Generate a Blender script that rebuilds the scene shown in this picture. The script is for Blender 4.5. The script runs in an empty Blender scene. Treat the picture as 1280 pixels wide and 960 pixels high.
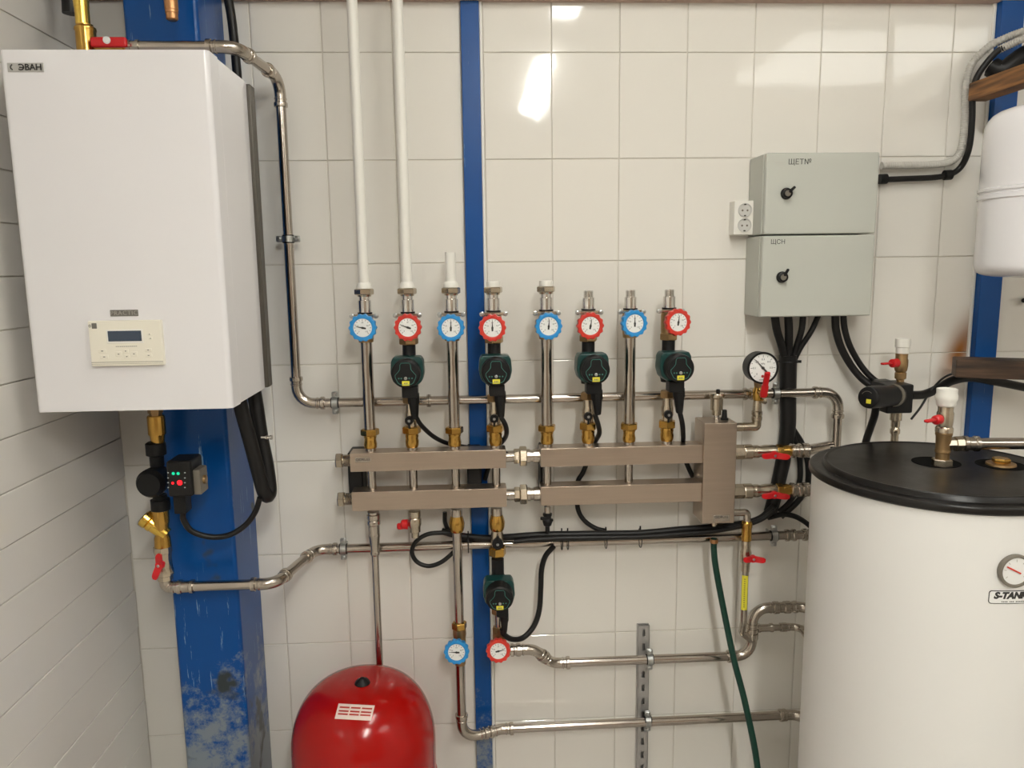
import bpy, bmesh, math, random
from mathutils import Vector, Matrix, Quaternion
random.seed(7)
SC = bpy.context.scene
COL = SC.collection
V = Vector
PI = math.pi

# ------------------------------------------------------------------ camera model (1280 x 960 frame)
F, YAW, PITCH, ROLL = 960.0, 0.0483, 0.1517, -0.0132
CAM = V((0.0, -2.3417, 1.8))
def _basis():
    cy, sy, cp, sp = math.cos(YAW), math.sin(YAW), math.cos(PITCH), math.sin(PITCH)
    fw = V((sy * cp, cy * cp, -sp)); rt = V((cy, -sy, 0)); up = rt.cross(fw)
    c, s = math.cos(ROLL), math.sin(ROLL)
    return c * rt + s * up, -s * rt + c * up, fw
RT, UP, FW = _basis()
def at(px, py, d):                       # the point seen at (px, py) at distance d from the back wall
    r = (px - 640) / F * RT + (480 - py) / F * UP + FW
    return CAM + r * ((-d - CAM.y) / r.y)
def pr(p):
    q = V(p) - CAM; z = q.dot(FW)
    return 640 + F * q.dot(RT) / z, 480 - F * q.dot(UP) / z, z
def zat(X, d, py):                       # height on the vertical line (X, -d) seen in row py
    z = 1.2
    for _ in range(5):
        z = at(pr((X, -d, z))[0], py, d).z
    return z
def xat(z, d, px):
    x = 0.0
    for _ in range(5):
        x = at(px, pr((x, -d, z))[1], d).x
    return x
def mm(p, w): return w * pr(p)[2] / F    # w pixels at point p in metres

# ------------------------------------------------------------------ materials
def mat(name, col, rough=0.5, metal=0.0, spec=0.5, coat=0.0, bump=0.0, bscale=60, var=0.0, vscale=8, emit=None, estr=0, aniso=None):
    m = bpy.data.materials.new(name); m.use_nodes = True
    nt = m.node_tree; b = nt.nodes['Principled BSDF']
    b.inputs['Base Color'].default_value = (*col, 1); b.inputs['Roughness'].default_value = rough
    b.inputs['Metallic'].default_value = metal; b.inputs['Specular IOR Level'].default_value = spec
    b.inputs['Coat Weight'].default_value = coat; b.inputs['Coat Roughness'].default_value = 0.06
    tc = nt.nodes.new('ShaderNodeTexCoord')
    n = nt.nodes.new('ShaderNodeTexNoise'); n.inputs['Scale'].default_value = vscale; n.inputs['Detail'].default_value = 4
    src = tc.outputs['Object']
    if aniso:
        mp = nt.nodes.new('ShaderNodeMapping'); mp.inputs['Scale'].default_value = aniso
        nt.links.new(src, mp.inputs['Vector']); src = mp.outputs['Vector']
    nt.links.new(src, n.inputs['Vector'])
    if var:
        mx = nt.nodes.new('ShaderNodeMix'); mx.data_type = 'RGBA'
        mx.inputs['A'].default_value = (*[c * (1 - var) for c in col], 1); mx.inputs['B'].default_value = (*[min(1, c * (1 + var)) for c in col], 1)
        nt.links.new(n.outputs['Fac'], mx.inputs['Factor']); nt.links.new(mx.outputs['Result'], b.inputs['Base Color'])
        rr = nt.nodes.new('ShaderNodeMapRange'); rr.inputs['To Min'].default_value = max(.02, rough * (1 - var)); rr.inputs['To Max'].default_value = rough * (1 + var)
        nt.links.new(n.outputs['Fac'], rr.inputs['Value']); nt.links.new(rr.outputs['Result'], b.inputs['Roughness'])
    if bump:
        n2 = nt.nodes.new('ShaderNodeTexNoise'); n2.inputs['Scale'].default_value = bscale; n2.inputs['Detail'].default_value = 3
        nt.links.new(src, n2.inputs['Vector'])
        bp = nt.nodes.new('ShaderNodeBump'); bp.inputs['Strength'].default_value = bump; bp.inputs['Distance'].default_value = 0.002
        nt.links.new(n2.outputs['Fac'], bp.inputs['Height']); nt.links.new(bp.outputs['Normal'], b.inputs['Normal'])
    if emit:
        b.inputs['Emission Color'].default_value = (*emit, 1); b.inputs['Emission Strength'].default_value = estr
    return m
M = {}
M['steel'] = mat('stainless_tube', (.50, .45, .40), .17, 1, var=.12, vscale=14)
M['press'] = mat('stainless_press_fitting', (.52, .47, .41), .24, 1, var=.15, vscale=30)
M['brushed'] = mat('brushed_stainless', (.50, .415, .34), .34, 1, var=.10, vscale=9, aniso=(1, 1, 14))
M['nickel'] = mat('nickel_plated_brass', (.55, .48, .38), .25, 1, var=.15, vscale=40)
M['chrome'] = mat('chrome', (.72, .70, .67), .12, 1)
M['zinc'] = mat('zinc_plated', (.47, .48, .47), .32, 1, var=.15, vscale=50)
M['brass'] = mat('brass', (.56, .33, .08), .24, 1, var=.2, vscale=30)
M['old_brass'] = mat('dull_brass', (.42, .28, .14), .42, 1, var=.25, vscale=40, bump=.15)
M['gold'] = mat('bright_brass', (.85, .58, .12), .2, 1, var=.1)
M['black'] = mat('black_plastic', (.007, .007, .0075), .45, 0, .28, var=.2)
M['rubber'] = mat('black_rubber', (.008, .0075, .0075), .42, 0, .32, var=.2, bump=.05)
M['lid'] = mat('black_lid_plastic', (.009, .0078, .007), .33, 0, .3, var=.2, vscale=20, bump=.08, bscale=200)
M['recess'] = mat('painted_hole_shade', (.002, .002, .002), .8, 0, .1)  # near-black colour paints the shade of holes onto flat discs
M['green'] = mat('dark_green_plastic', (.003, .042, .038), .35, 0, .5, var=.12)
M['greenline'] = mat('pale_green_line', (.05, .20, .165), .4)
M['red'] = mat('red_plastic', (.60, .035, .022), .33, 0, .5, var=.06)
M['redlever'] = mat('red_vinyl', (.58, .008, .012), .35, 0, .5)
M['blue'] = mat('blue_plastic', (.02, .26, .62), .33, 0, .5, var=.06)
M['dial'] = mat('dial_white', (.82, .82, .80), .35, 0, .5)
M['white'] = mat('white_enamel', (.79, .775, .79), .22, 0, .5, coat=.3, var=.015, vscale=3)
M['pvc'] = mat('white_polypropylene', (.82, .80, .74), .35, 0, .5, var=.04, vscale=12)
M['cream'] = mat('cream_plastic', (.83, .79, .68), .4)
M['tank'] = mat('white_tank_jacket', (.79, .78, .755), .38, 0, .45, var=.015, vscale=3)
M['cab'] = mat('grey_powder_coat', (.50, .51, .46), .42, 0, .45, var=.03, vscale=5, bump=.04, bscale=300)
M['redpaint'] = mat('red_gloss_paint', (.36, .002, .0015), .16, 0, .38, coat=.0, var=.1, vscale=6)
M['socket'] = mat('socket_recess', (.60, .59, .56), .4)
M['ink'] = mat('ink', (.03, .028, .026), .6)
M['silverplate'] = mat('silver_plate', (.46, .45, .43), .3, .5)
M['galv'] = mat('galvanised_channel', (.50, .49, .48), .5, .8, var=.08, vscale=40)
M['plateletter'] = mat('pale_plate_lettering', (.40, .38, .34), .4, .3)
M['greyink'] = mat('grey_plate', (.22, .21, .19), .35, .6)
M['silverink'] = mat('silver_lettering', (.75, .74, .70), .35, .5)
M['yellow'] = mat('yellow_sticker', (.80, .72, .05), .45)
M['lcd'] = mat('lcd_glass', (.045, .065, .10), .12, 0, .5)
M['pink'] = mat('pale_sticker', (.80, .66, .60), .5)
M['redink'] = mat('red_ink', (.45, .03, .02), .5)
M['hose'] = mat('green_rubber_hose', (.003, .038, .024), .4, 0, .4)
M['conduit'] = mat('grey_conduit', (.52, .50, .46), .45, 0, .4)
M['greyplast'] = mat('grey_brown_plastic', (.17, .15, .12), .45)
M['ledred'] = mat('led_red', (.5, .01, .02), .4, emit=(1, .004, .008), estr=3.5)
M['ledgreen'] = mat('led_green', (.0, .3, .2), .4, emit=(.0, .8, .38), estr=.7)
M['ledwhite'] = mat('led_mark', (.55, .6, .6), .5)
M['grout'] = mat('grout', (.66, .62, .55), .8)
M['rustbrass'] = mat('copper_nut', (.50, .26, .12), .4, 1, var=.2)
M['hangmetal'] = mat('shaded_frame_metal', (.10, .09, .075), .4, .6)  # grey-brown frame metal, the shadow on its edge darkened into the colour
M['lampglow'] = mat('lamp_diffuser', (.9, .88, .84), .5, emit=(1, 1.0, .945), estr=92)
M['panelglow'] = mat('panel_diffuser', (.9, .88, .84), .5, emit=(1, 1.0, .945), estr=4)
M['nearglow'] = mat('near_diffuser', (.9, .88, .84), .5, emit=(1, 1.0, .945), estr=27)
M['lampbody'] = mat('lamp_body', (.8, .8, .78), .5)
M['floor'] = mat('grey_floor_tile', (.45, .42, .38), .45, var=.1)
M['darkplaster'] = mat('grey_plaster', (.30, .24, .19), .8, var=.1)
M['plaster'] = mat('light_plaster', (.62, .59, .54), .8, var=.05)
M['timbertop'] = mat('ceiling_board', (.50, .36, .29), .6, var=.1, aniso=(1, 12, 1))

def tile_mat(name, col, stain=False):
    m = mat(name, col, .13, 0, .5, var=.03, vscale=1.3)
    nt = m.node_tree; b = nt.nodes['Principled BSDF']
    for l in list(b.inputs['Roughness'].links): nt.links.remove(l)
    b.inputs['Roughness'].default_value = .06
    # faint waviness of the glaze
    tc = nt.nodes.new('ShaderNodeTexCoord'); n = nt.nodes.new('ShaderNodeTexNoise'); n.inputs['Scale'].default_value = 16; n.inputs['Detail'].default_value = 1
    bp = nt.nodes.new('ShaderNodeBump'); bp.inputs['Strength'].default_value = .12; bp.inputs['Distance'].default_value = .002
    nt.links.new(tc.outputs['Object'], n.inputs['Vector']); nt.links.new(n.outputs['Fac'], bp.inputs['Height']); nt.links.new(bp.outputs['Normal'], b.inputs['Normal'])
    if stain:                            # rust run beside the right-hand post
        src = b.inputs['Base Color'].links[0].from_socket
        geo = nt.nodes.new('ShaderNodeNewGeometry'); sep = nt.nodes.new('ShaderNodeSeparateXYZ'); nt.links.new(geo.outputs['Position'], sep.inputs['Vector'])
        def band(sock, c, w):
            s = nt.nodes.new('ShaderNodeMath'); s.operation = 'SUBTRACT'; nt.links.new(sock, s.inputs[0]); s.inputs[1].default_value = c
            a = nt.nodes.new('ShaderNodeMath'); a.operation = 'ABSOLUTE'; nt.links.new(s.outputs[0], a.inputs[0])
            r = nt.nodes.new('ShaderNodeMapRange'); r.interpolation_type = 'SMOOTHSTEP'
            r.inputs['From Min'].default_value = 0; r.inputs['From Max'].default_value = w; r.inputs['To Min'].default_value = 1; r.inputs['To Max'].default_value = 0
            nt.links.new(a.outputs[0], r.inputs['Value']); return r.outputs['Result']
        # the run leans: x + 0.35 z
        ma = nt.nodes.new('ShaderNodeMath'); ma.operation = 'MULTIPLY_ADD'; nt.links.new(sep.outputs['Z'], ma.inputs[0]); ma.inputs[1].default_value = -.32; nt.links.new(sep.outputs['X'], ma.inputs[2])
        mu = nt.nodes.new('ShaderNodeMath'); mu.operation = 'MULTIPLY'
        nt.links.new(band(ma.outputs[0], 1.540 - .32 * 1.55, .075), mu.inputs[0]); nt.links.new(band(sep.outputs['Z'], 1.52, .17), mu.inputs[1])
        mx = nt.nodes.new('ShaderNodeMix'); mx.data_type = 'RGBA'; mx.inputs['B'].default_value = (.30, .12, .03, 1)
        nt.links.new(mu.outputs[0], mx.inputs['Factor']); nt.links.new(src, mx.inputs['A']); nt.links.new(mx.outputs['Result'], b.inputs['Base Color'])
    return m
M['tile'] = tile_mat('white_ceramic_tile', (.79, .762, .705), True)
M['tile_left'] = tile_mat('white_plank_tile', (.78, .75, .70))

def blue_paint(name, wear_z=None):
    m = mat(name, (.0008, .066, .27), .3, 0, .32, coat=.0, var=.12, vscale=5)
    nt = m.node_tree; b = nt.nodes['Principled BSDF']; src = b.inputs['Base Color'].links[0].from_socket
    geo = nt.nodes.new('ShaderNodeNewGeometry'); pos = geo.outputs['Position']
    mp = nt.nodes.new('ShaderNodeMapping'); mp.inputs['Scale'].default_value = (75, 75, 4.5); nt.links.new(pos, mp.inputs['Vector'])
    n1 = nt.nodes.new('ShaderNodeTexNoise'); n1.inputs['Scale'].default_value = 1; n1.inputs['Detail'].default_value = 6; n1.inputs['Roughness'].default_value = .7; nt.links.new(mp.outputs['Vector'], n1.inputs['Vector'])
    n2 = nt.nodes.new('ShaderNodeTexNoise'); n2.inputs['Scale'].default_value = 9; n2.inputs['Detail'].default_value = 8; n2.inputs['Roughness'].default_value = .75; nt.links.new(pos, n2.inputs['Vector'])
    def ramp(sock, a, c):
        r = nt.nodes.new('ShaderNodeMapRange'); r.inputs['From Min'].default_value = a; r.inputs['From Max'].default_value = c; nt.links.new(sock, r.inputs['Value']); return r.outputs['Result']
    # thin scratches and chips
    scr = ramp(n1.outputs['Fac'], .628 if wear_z[1] > .8 else .66, .655 if wear_z[1] > .8 else .69)
    col = src
    def over(fac, c):
        mx = nt.nodes.new('ShaderNodeMix'); mx.data_type = 'RGBA'; mx.inputs['B'].default_value = (*c, 1)
        nt.links.new(fac, mx.inputs['Factor']); nt.links.new(col, mx.inputs['A']); return mx.outputs['Result']
    col = over(scr, (.22, .36, .52))
    if wear_z:
        sep = nt.nodes.new('ShaderNodeSeparateXYZ'); nt.links.new(pos, sep.inputs['Vector'])
        h = nt.nodes.new('ShaderNodeMapRange'); h.inputs['From Min'].default_value = wear_z[0]; h.inputs['From Max'].default_value = wear_z[1]; h.inputs['To Min'].default_value = .36; h.inputs['To Max'].default_value = -.05
        nt.links.new(sep.outputs['Z'], h.inputs['Value'])
        add = nt.nodes.new('ShaderNodeMath'); add.operation = 'ADD'; nt.links.new(n2.outputs['Fac'], add.inputs[0]); nt.links.new(h.outputs['Result'], add.inputs[1])
        col = over(ramp(add.outputs[0], .66, .78), (.20, .24, .28))
        n3 = nt.nodes.new('ShaderNodeTexNoise'); n3.inputs['Scale'].default_value = 7; n3.inputs['Detail'].default_value = 3; nt.links.new(pos, n3.inputs['Vector'])
        add2 = nt.nodes.new('ShaderNodeMath'); add2.operation = 'MULTIPLY_ADD'; nt.links.new(h.outputs['Result'], add2.inputs[0]); add2.inputs[1].default_value = .25; nt.links.new(n3.outputs['Fac'], add2.inputs[2])
        col = over(ramp(add2.outputs[0], .665, .72), (.035, .045, .05))
    nt.links.new(col, b.inputs['Base Color'])
    return m
M['bluecol'] = blue_paint('blue_paint_worn', (.25, .95))
M['bluestrip'] = blue_paint('blue_paint_scratched', (.05, .62))

def wood_mat(name='raw_timber', c0=(.05, .025, .013), c1=(.34, .15, .045)):
    m = mat(name, (.20, .085, .03), .6, 0, .4)
    nt = m.node_tree; b = nt.nodes['Principled BSDF']
    tc = nt.nodes.new('ShaderNodeTexCoord'); mp = nt.nodes.new('ShaderNodeMapping'); mp.inputs['Scale'].default_value = (3, 3, 40)
    n = nt.nodes.new('ShaderNodeTexNoise'); n.inputs['Scale'].default_value = 2.2; n.inputs['Detail'].default_value = 6
    cr = nt.nodes.new('ShaderNodeValToRGB'); cr.color_ramp.elements[0].color = (*c0, 1); cr.color_ramp.elements[1].color = (*c1, 1)
    cr.color_ramp.elements[0].position = .3; cr.color_ramp.elements[1].position = .72
    nt.links.new(tc.outputs['Object'], mp.inputs['Vector']); nt.links.new(mp.outputs['Vector'], n.inputs['Vector']); nt.links.new(n.outputs['Fac'], cr.inputs['Fac']); nt.links.new(cr.outputs['Color'], b.inputs['Base Color'])
    bp = nt.nodes.new('ShaderNodeBump'); bp.inputs['Strength'].default_value = .3; bp.inputs['Distance'].default_value = .003; nt.links.new(n.outputs['Fac'], bp.inputs['Height']); nt.links.new(bp.outputs['Normal'], b.inputs['Normal'])
    return m
M['wood'] = wood_mat()
M['oldwood'] = wood_mat('old_timber', (.028, .017, .011), (.115, .062, .034))

# ------------------------------------------------------------------ object helpers
ORG = {}
def thing(name, label, cat, loc, group=None):
    o = bpy.data.objects.new(name, None); o.empty_display_size = .03; COL.objects.link(o)
    o.location = loc; o['label'] = label; o['category'] = cat
    if group: o['group'] = group
    ORG[o.name] = V(loc); return o
def obj(name, bm, m, parent=None, label=None, cat=None, group=None, kind=None, part_label=None, ang=38):
    me = bpy.data.meshes.new(name)
    bmesh.ops.remove_doubles(bm, verts=bm.verts, dist=1e-6)
    bmesh.ops.recalc_face_normals(bm, faces=bm.faces)
    lim = math.radians(ang)
    for e in bm.edges:
        e.smooth = not (len(e.link_faces) == 2 and e.calc_face_angle(0) > lim)
    for f in bm.faces: f.smooth = True
    if parent: og = ORG[parent.name]
    else:
        xs = [v.co.x for v in bm.verts]; ys = [v.co.y for v in bm.verts]; zs = [v.co.z for v in bm.verts]
        og = V(((min(xs) + max(xs)) / 2, (min(ys) + max(ys)) / 2, min(zs)))
    bmesh.ops.translate(bm, verts=bm.verts, vec=-og)
    bm.to_mesh(me); bm.free()
    o = bpy.data.objects.new(name, me); COL.objects.link(o)
    for k in (m if isinstance(m, (list, tuple)) else [m]): me.materials.append(M[k])
    wn = o.modifiers.new('weighted_normal', 'WEIGHTED_NORMAL'); wn.weight = 100; wn.keep_sharp = True
    if parent: o.parent = parent
    else: o.location = og
    ORG[o.name] = og
    if label: o['label'] = label
    if cat: o['category'] = cat
    if group: o['group'] = group
    if kind: o['kind'] = kind
    if part_label: o['label'] = part_label
    return o
def new(): return bmesh.new()
def mark(bm, n0, k):
    bm.faces.ensure_lookup_table()
    for f in bm.faces[n0:]: f.material_index = k
def box(bm, x0, x1, y0, y1, z0, z1, bev=0.0, seg=2, mtx=None, only=None):
    t = bmesh.new()
    vs = [t.verts.new((x, y, z)) for x in (x0, x1) for y in (y0, y1) for z in (z0, z1)]
    for q in ((0, 1, 3, 2), (4, 6, 7, 5), (0, 4, 5, 1), (2, 3, 7, 6), (0, 2, 6, 4), (1, 5, 7, 3)): t.faces.new([vs[i] for i in q])
    bmesh.ops.recalc_face_normals(t, faces=t.faces)
    if bev:
        es = [e for e in t.edges if only is None or only(e)]
        bmesh.ops.bevel(t, geom=es, offset=bev, segments=seg, profile=.5, affect='EDGES')
    if mtx is not None: bmesh.ops.transform(t, matrix=mtx, verts=t.verts)
    merge(bm, t)
def merge(bm, t):
    n0 = len(bm.faces); mp = {}
    for v in t.verts: mp[v] = bm.verts.new(v.co)
    for f in t.faces:
        try:
            g = bm.faces.new([mp[v] for v in f.verts]); g.material_index = f.material_index
        except ValueError: pass
    t.free()
def frame(axis):
    a = V(axis).normalized(); h = V((0, 0, 1)) if abs(a.z) < .9 else V((0, -1, 0))
    u = h.cross(a).normalized(); w = a.cross(u); return a, u, w
def lathe(bm, o, axis, prof, seg=24, rot=0.0):
    """solid of revolution: prof = [(t along axis, radius)...]; seg 6 gives a hexagon"""
    o = V(o); a, u, w = frame(axis); rings = []
    for t, r in prof:
        if r < 1e-6: rings.append([bm.verts.new(o + a * t)])
        else: rings.append([bm.verts.new(o + a * t + (u * math.cos(rot + 2 * PI * i / seg) + w * math.sin(rot + 2 * PI * i / seg)) * r) for i in range(seg)])
    for A, B in zip(rings, rings[1:]):
        for i in range(seg):
            j = (i + 1) % seg
            if len(A) == 1 and len(B) == 1: continue
            if len(A) == 1: bm.faces.new((A[0], B[i], B[j]))
            elif len(B) == 1: bm.faces.new((A[i], A[j], B[0]))
            else: bm.faces.new((A[i], A[j], B[j], B[i]))
    if len(rings[0]) > 1: bm.faces.new(rings[0][::-1])
    if len(rings[-1]) > 1: bm.faces.new(rings[-1])
def fillet(pts, R, n=7):
    pts = [V(p) for p in pts]; out = [pts[0]]; arcs = []
    for i in range(1, len(pts) - 1):
        a, b, c = pts[i - 1], pts[i], pts[i + 1]
        d1 = (a - b).normalized(); d2 = (c - b).normalized(); th = d1.angle(d2)
        if PI - th < .02: out.append(b); continue
        tl = min(R / math.tan(th / 2), (a - b).length * .49, (c - b).length * .49); r = tl * math.tan(th / 2)
        p0, p1 = b + d1 * tl, b + d2 * tl; cen = b + (d1 + d2).normalized() * (r / math.sin(th / 2))
        v0, v1 = p0 - cen, p1 - cen; an = v0.angle(v1); ax = v0.cross(v1).normalized()
        arc = [cen + Quaternion(ax, an * k / n) @ v0 for k in range(n + 1)]
        out += arc; arcs.append((arc, -d1, d2))
    out.append(pts[-1]); return out, arcs
def spline(pts, n=8):
    pts = [V(p) for p in pts]; P = [2 * pts[0] - pts[1]] + pts + [2 * pts[-1] - pts[-2]]; out = []
    for i in range(1, len(P) - 2):
        p0, p1, p2, p3 = P[i - 1:i + 3]
        for k in range(n):
            t = k / n
            out.append(.5 * (2 * p1 + (p2 - p0) * t + (2 * p0 - 5 * p1 + 4 * p2 - p3) * t * t + (3 * p1 - p0 - 3 * p2 + p3) * t ** 3))
    out.append(pts[-1]); return out
def sweep(bm, path, r, seg=16):
    path = [V(p) for p in path]; n = len(path)
    tan = [(path[min(i + 1, n - 1)] - path[max(i - 1, 0)]).normalized() for i in range(n)]
    _, u, _w = frame(tan[0]); rings = []
    for i in range(n):
        u = (u - tan[i] * u.dot(tan[i])).normalized(); w = tan[i].cross(u)
        rr = r(i) if callable(r) else r
        rings.append([bm.verts.new(path[i] + (u * math.cos(2 * PI * k / seg) + w * math.sin(2 * PI * k / seg)) * rr) for k in range(seg)])
    for A, B in zip(rings, rings[1:]):
        for k in range(seg):
            j = (k + 1) % seg; bm.faces.new((A[k], A[j], B[j], B[k]))
    bm.faces.new(rings[0][::-1]); bm.faces.new(rings[-1])
def text(s, size, mtx, ext=.0003, shear=0.0, spacing=1.0, bold=0.0):
    cu = bpy.data.curves.new('lettering', 'FONT'); cu.body = s; cu.size = size * 100; cu.align_x = 'CENTER'; cu.align_y = 'CENTER'
    cu.extrude = ext * 100; cu.shear = shear; cu.space_character = spacing; cu.offset = bold * 100; cu.resolution_u = 3
    o = bpy.data.objects.new('lettering', cu); COL.objects.link(o)
    me = bpy.data.meshes.new_from_object(o); bm = new(); bm.from_mesh(me); bmesh.ops.transform(bm, matrix=mtx @ Matrix.Scale(.01, 4), verts=bm.verts)
    bpy.data.objects.remove(o); bpy.data.curves.remove(cu); bpy.data.meshes.remove(me); return bm
def face_mtx(loc, n=(0, -1, 0)):         # local x right, local y up, local z out of the face along n
    n = V(n).normalized(); z = V((0, 0, 1)); x = z.cross(n).normalized(); y = n.cross(x)
    m = Matrix((x, y, n)).transposed().to_4x4(); m.translation = V(loc); return m
def vl(bm, X, d, rows, seg=24, rot=0.0):  # vertical lathe given by rows [(pixel row, pixel half width)]
    prof = []
    for py, w in rows:
        z = zat(X, d, py); prof.append((z, mm((X, -d, z), w)))
    lathe(bm, (X, -d, 0), (0, 0, 1), [(t, r) for t, r in prof], seg, rot)
def hl(bm, z, d, cols, seg=24, rot=0.0):
    prof = []
    for px, w in cols:
        x = xat(z, d, px); prof.append((x, mm((x, -d, z), w)))
    lathe(bm, (0, -d, z), (1, 0, 0), prof, seg, rot)
def stepped(rows):                        # [(a, b, w)...] to a profile of cylinders
    out = []
    for a, b, w in rows: out += [(a, w), (b, w)]
    return out

# ------------------------------------------------------------------ pipes
def pipe_run(name, label, cat, pts, r, R=.045, m='steel', elbow=True, ext=.03, couplings=(), group=None, fat=1.14, last_plain=False):
    pts = [V(p) for p in pts]; t = thing(name, label, cat, pts[0], group)
    path, arcs = fillet(pts, R); bm = new(); sweep(bm, path, r); obj('tube', bm, m, t)
    if elbow:
        for arc, d1, d2 in arcs:
            a0, a1 = arc[0] - d1 * ext, arc[-1] + d2 * ext
            b = new(); sweep(b, [a0] + arc + [a1], r * fat)
            for q, dd in ((a0, d1), (a1, -d2)):
                lathe(b, q, dd, [(-.001, r * 1.05), (0, r * 1.36), (.006, r * 1.40), (.011, r * 1.36), (.013, r * 1.12)], 18)
                lathe(b, q + dd * .018, dd, [(0, r * 1.1), (.002, r * 1.24), (.005, r * 1.24), (.007, r * 1.1)], 18)
            obj('elbow', b, 'press', t)
    for (q, ax, ln) in couplings:
        b = new(); q = V(q); ax = V(ax).normalized(); L = ln / 2
        lathe(b, q, ax, [(-L, r * 1.1), (-L, r * 1.36), (-L + .008, r * 1.36), (-L + .011, r * 1.16), (L - .011, r * 1.16), (L - .008, r * 1.36), (L, r * 1.36), (L, r * 1.1)], 18)
        obj('coupling', b, 'press', t)
    return t
def clamp(label, p, axis, r, ear, wall=True, wall_y=0.0, group='zinc pipe clamps'):
    """split pipe clamp with rubber lining: band round the pipe, two screwed ears, stud into the wall"""
    p = V(p); a, _, _ = frame(axis); e = V(ear).normalized(); n = a.cross(e)
    t = thing('pipe_clamp', label, 'pipe clamp', p, None)
    def ring(ri, ro, h):
        b = new(); A = []
        for k in range(28):
            c = (n * math.cos(2 * PI * k / 28) + e * math.sin(2 * PI * k / 28))
            A.append([b.verts.new(p + c * rr + a * hh) for rr, hh in ((ri, -h), (ro, -h), (ro, h), (ri, h))])
        for k in range(28):
            B = A[(k + 1) % 28]
            for q in range(4): b.faces.new((A[k][q], A[k][(q + 1) % 4], B[(q + 1) % 4], B[q]))
        return b
    obj('band', ring(r * 1.16, r * 1.34, .0085), 'zinc', t)
    obj('rubber_lining', ring(r * 1.0, r * 1.17, .0115), 'rubber', t)
    for s in (-1, 1):
        b = new(); mt = Matrix((e * s, n, a)).transposed().to_4x4(); mt.translation = p
        box(b, r * 1.25, r * 1.25 + .016, -.0055, -.002, -.009, .009, .002, 1, mt); box(b, r * 1.25, r * 1.25 + .016, .002, .0055, -.009, .009, .002, 1, mt)
        obj('ear', b, 'zinc', t)
        b = new(); q = p + e * s * (r * 1.25 + .0085)
        lathe(b, q, (0, -1, 0), [(-.012, .0028), (.006, .0028), (.006, .006), (.009, .006), (.011, .004)], 12)
        obj('screw', b, 'zinc', t)
    if wall:
        b = new(); y1 = p.y + r * 1.3
        lathe(b, (p.x, y1, p.z), (0, 1, 0), [(-.003, .0065), (.008, .0065), (.008, .004), (wall_y - y1, .004)], 10)
        obj('wall_stud', b, 'zinc', t)
    return t
def hexnut(bm, o, axis, t0, t1, r, rot=0.26):
    c = min(.0025, (t1 - t0) * .25)
    lathe(bm, o, axis, [(t0, r * .9), (t0 + c, r), (t1 - c, r), (t1, r * .9)], 6, rot)
def cable(name, label, pts, rpx=None, r=None, cat='cable', m='rubber', group=None, n=8, corr=0, raw=False, seg=10):
    P = [V(p) if raw else at(*p) for p in pts]; path = spline(P, n)
    if corr:
        L = sum((b - a).length for a, b in zip(path, path[1:])); step = corr / 4; out = [path[0]]; acc = 0
        fine = spline(P, 160); last = fine[0]
        for q in fine[1:]:
            acc += (q - last).length; last = q
            if acc >= step: out.append(q); acc = 0
        path = out; rr = (lambda i: r * (1 + .09 * math.cos(i * PI / 2)))
    else: rr = r
    bm = new(); sweep(bm, path, rr, seg)
    return obj(name, bm, m, None, label, cat, group, ang=60)
def butterfly(parent, c, along, out, w, m='redlever', name='handle', part_label='red butterfly handle'):
    """two-winged valve handle: hub disc with screw and two tapering wings"""
    c = V(c); al = V(along).normalized(); o = V(out).normalized(); s = al.cross(o)
    mt = Matrix((al, s, o)).transposed().to_4x4(); mt.translation = c; b = new()
    lathe(b, c - o * .012, o, [(0, .0065), (.008, .007), (.009, .0115), (.019, .0115), (.021, .008)], 16)
    for k in (-1, 1):
        t = bmesh.new(); n = 6; top = []
        for i in range(n + 1):
            u = i / n; hw = .0095 * (1 - .15 * u) if u < .8 else .0095 * (.88 - (u - .8) * 2.0); z = .001 + .010 * math.sin(u * 1.9)
            top.append((k * (.004 + u * (w - .004)), max(hw, .002), z))
        L = []
        for x, hw, z in top: L.append([t.verts.new((x, -hw, z)), t.verts.new((x, hw, z)), t.verts.new((x, hw, z + .006)), t.verts.new((x, -hw, z + .006))])
        for A, B in zip(L, L[1:]):
            for q in range(4): t.faces.new((A[q], A[(q + 1) % 4], B[(q + 1) % 4], B[q]))
        t.faces.new(L[0]); t.faces.new(L[-1][::-1]); bmesh.ops.transform(t, matrix=mt, verts=t.verts); merge(b, t)
    h = obj(name, b, m, parent, part_label=part_label)
    b = new(); lathe(b, c + o * .008, o, [(0, .0042), (.003, .0042), (.004, .003)], 6); obj('screw', b, 'zinc', h)
    return h

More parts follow.
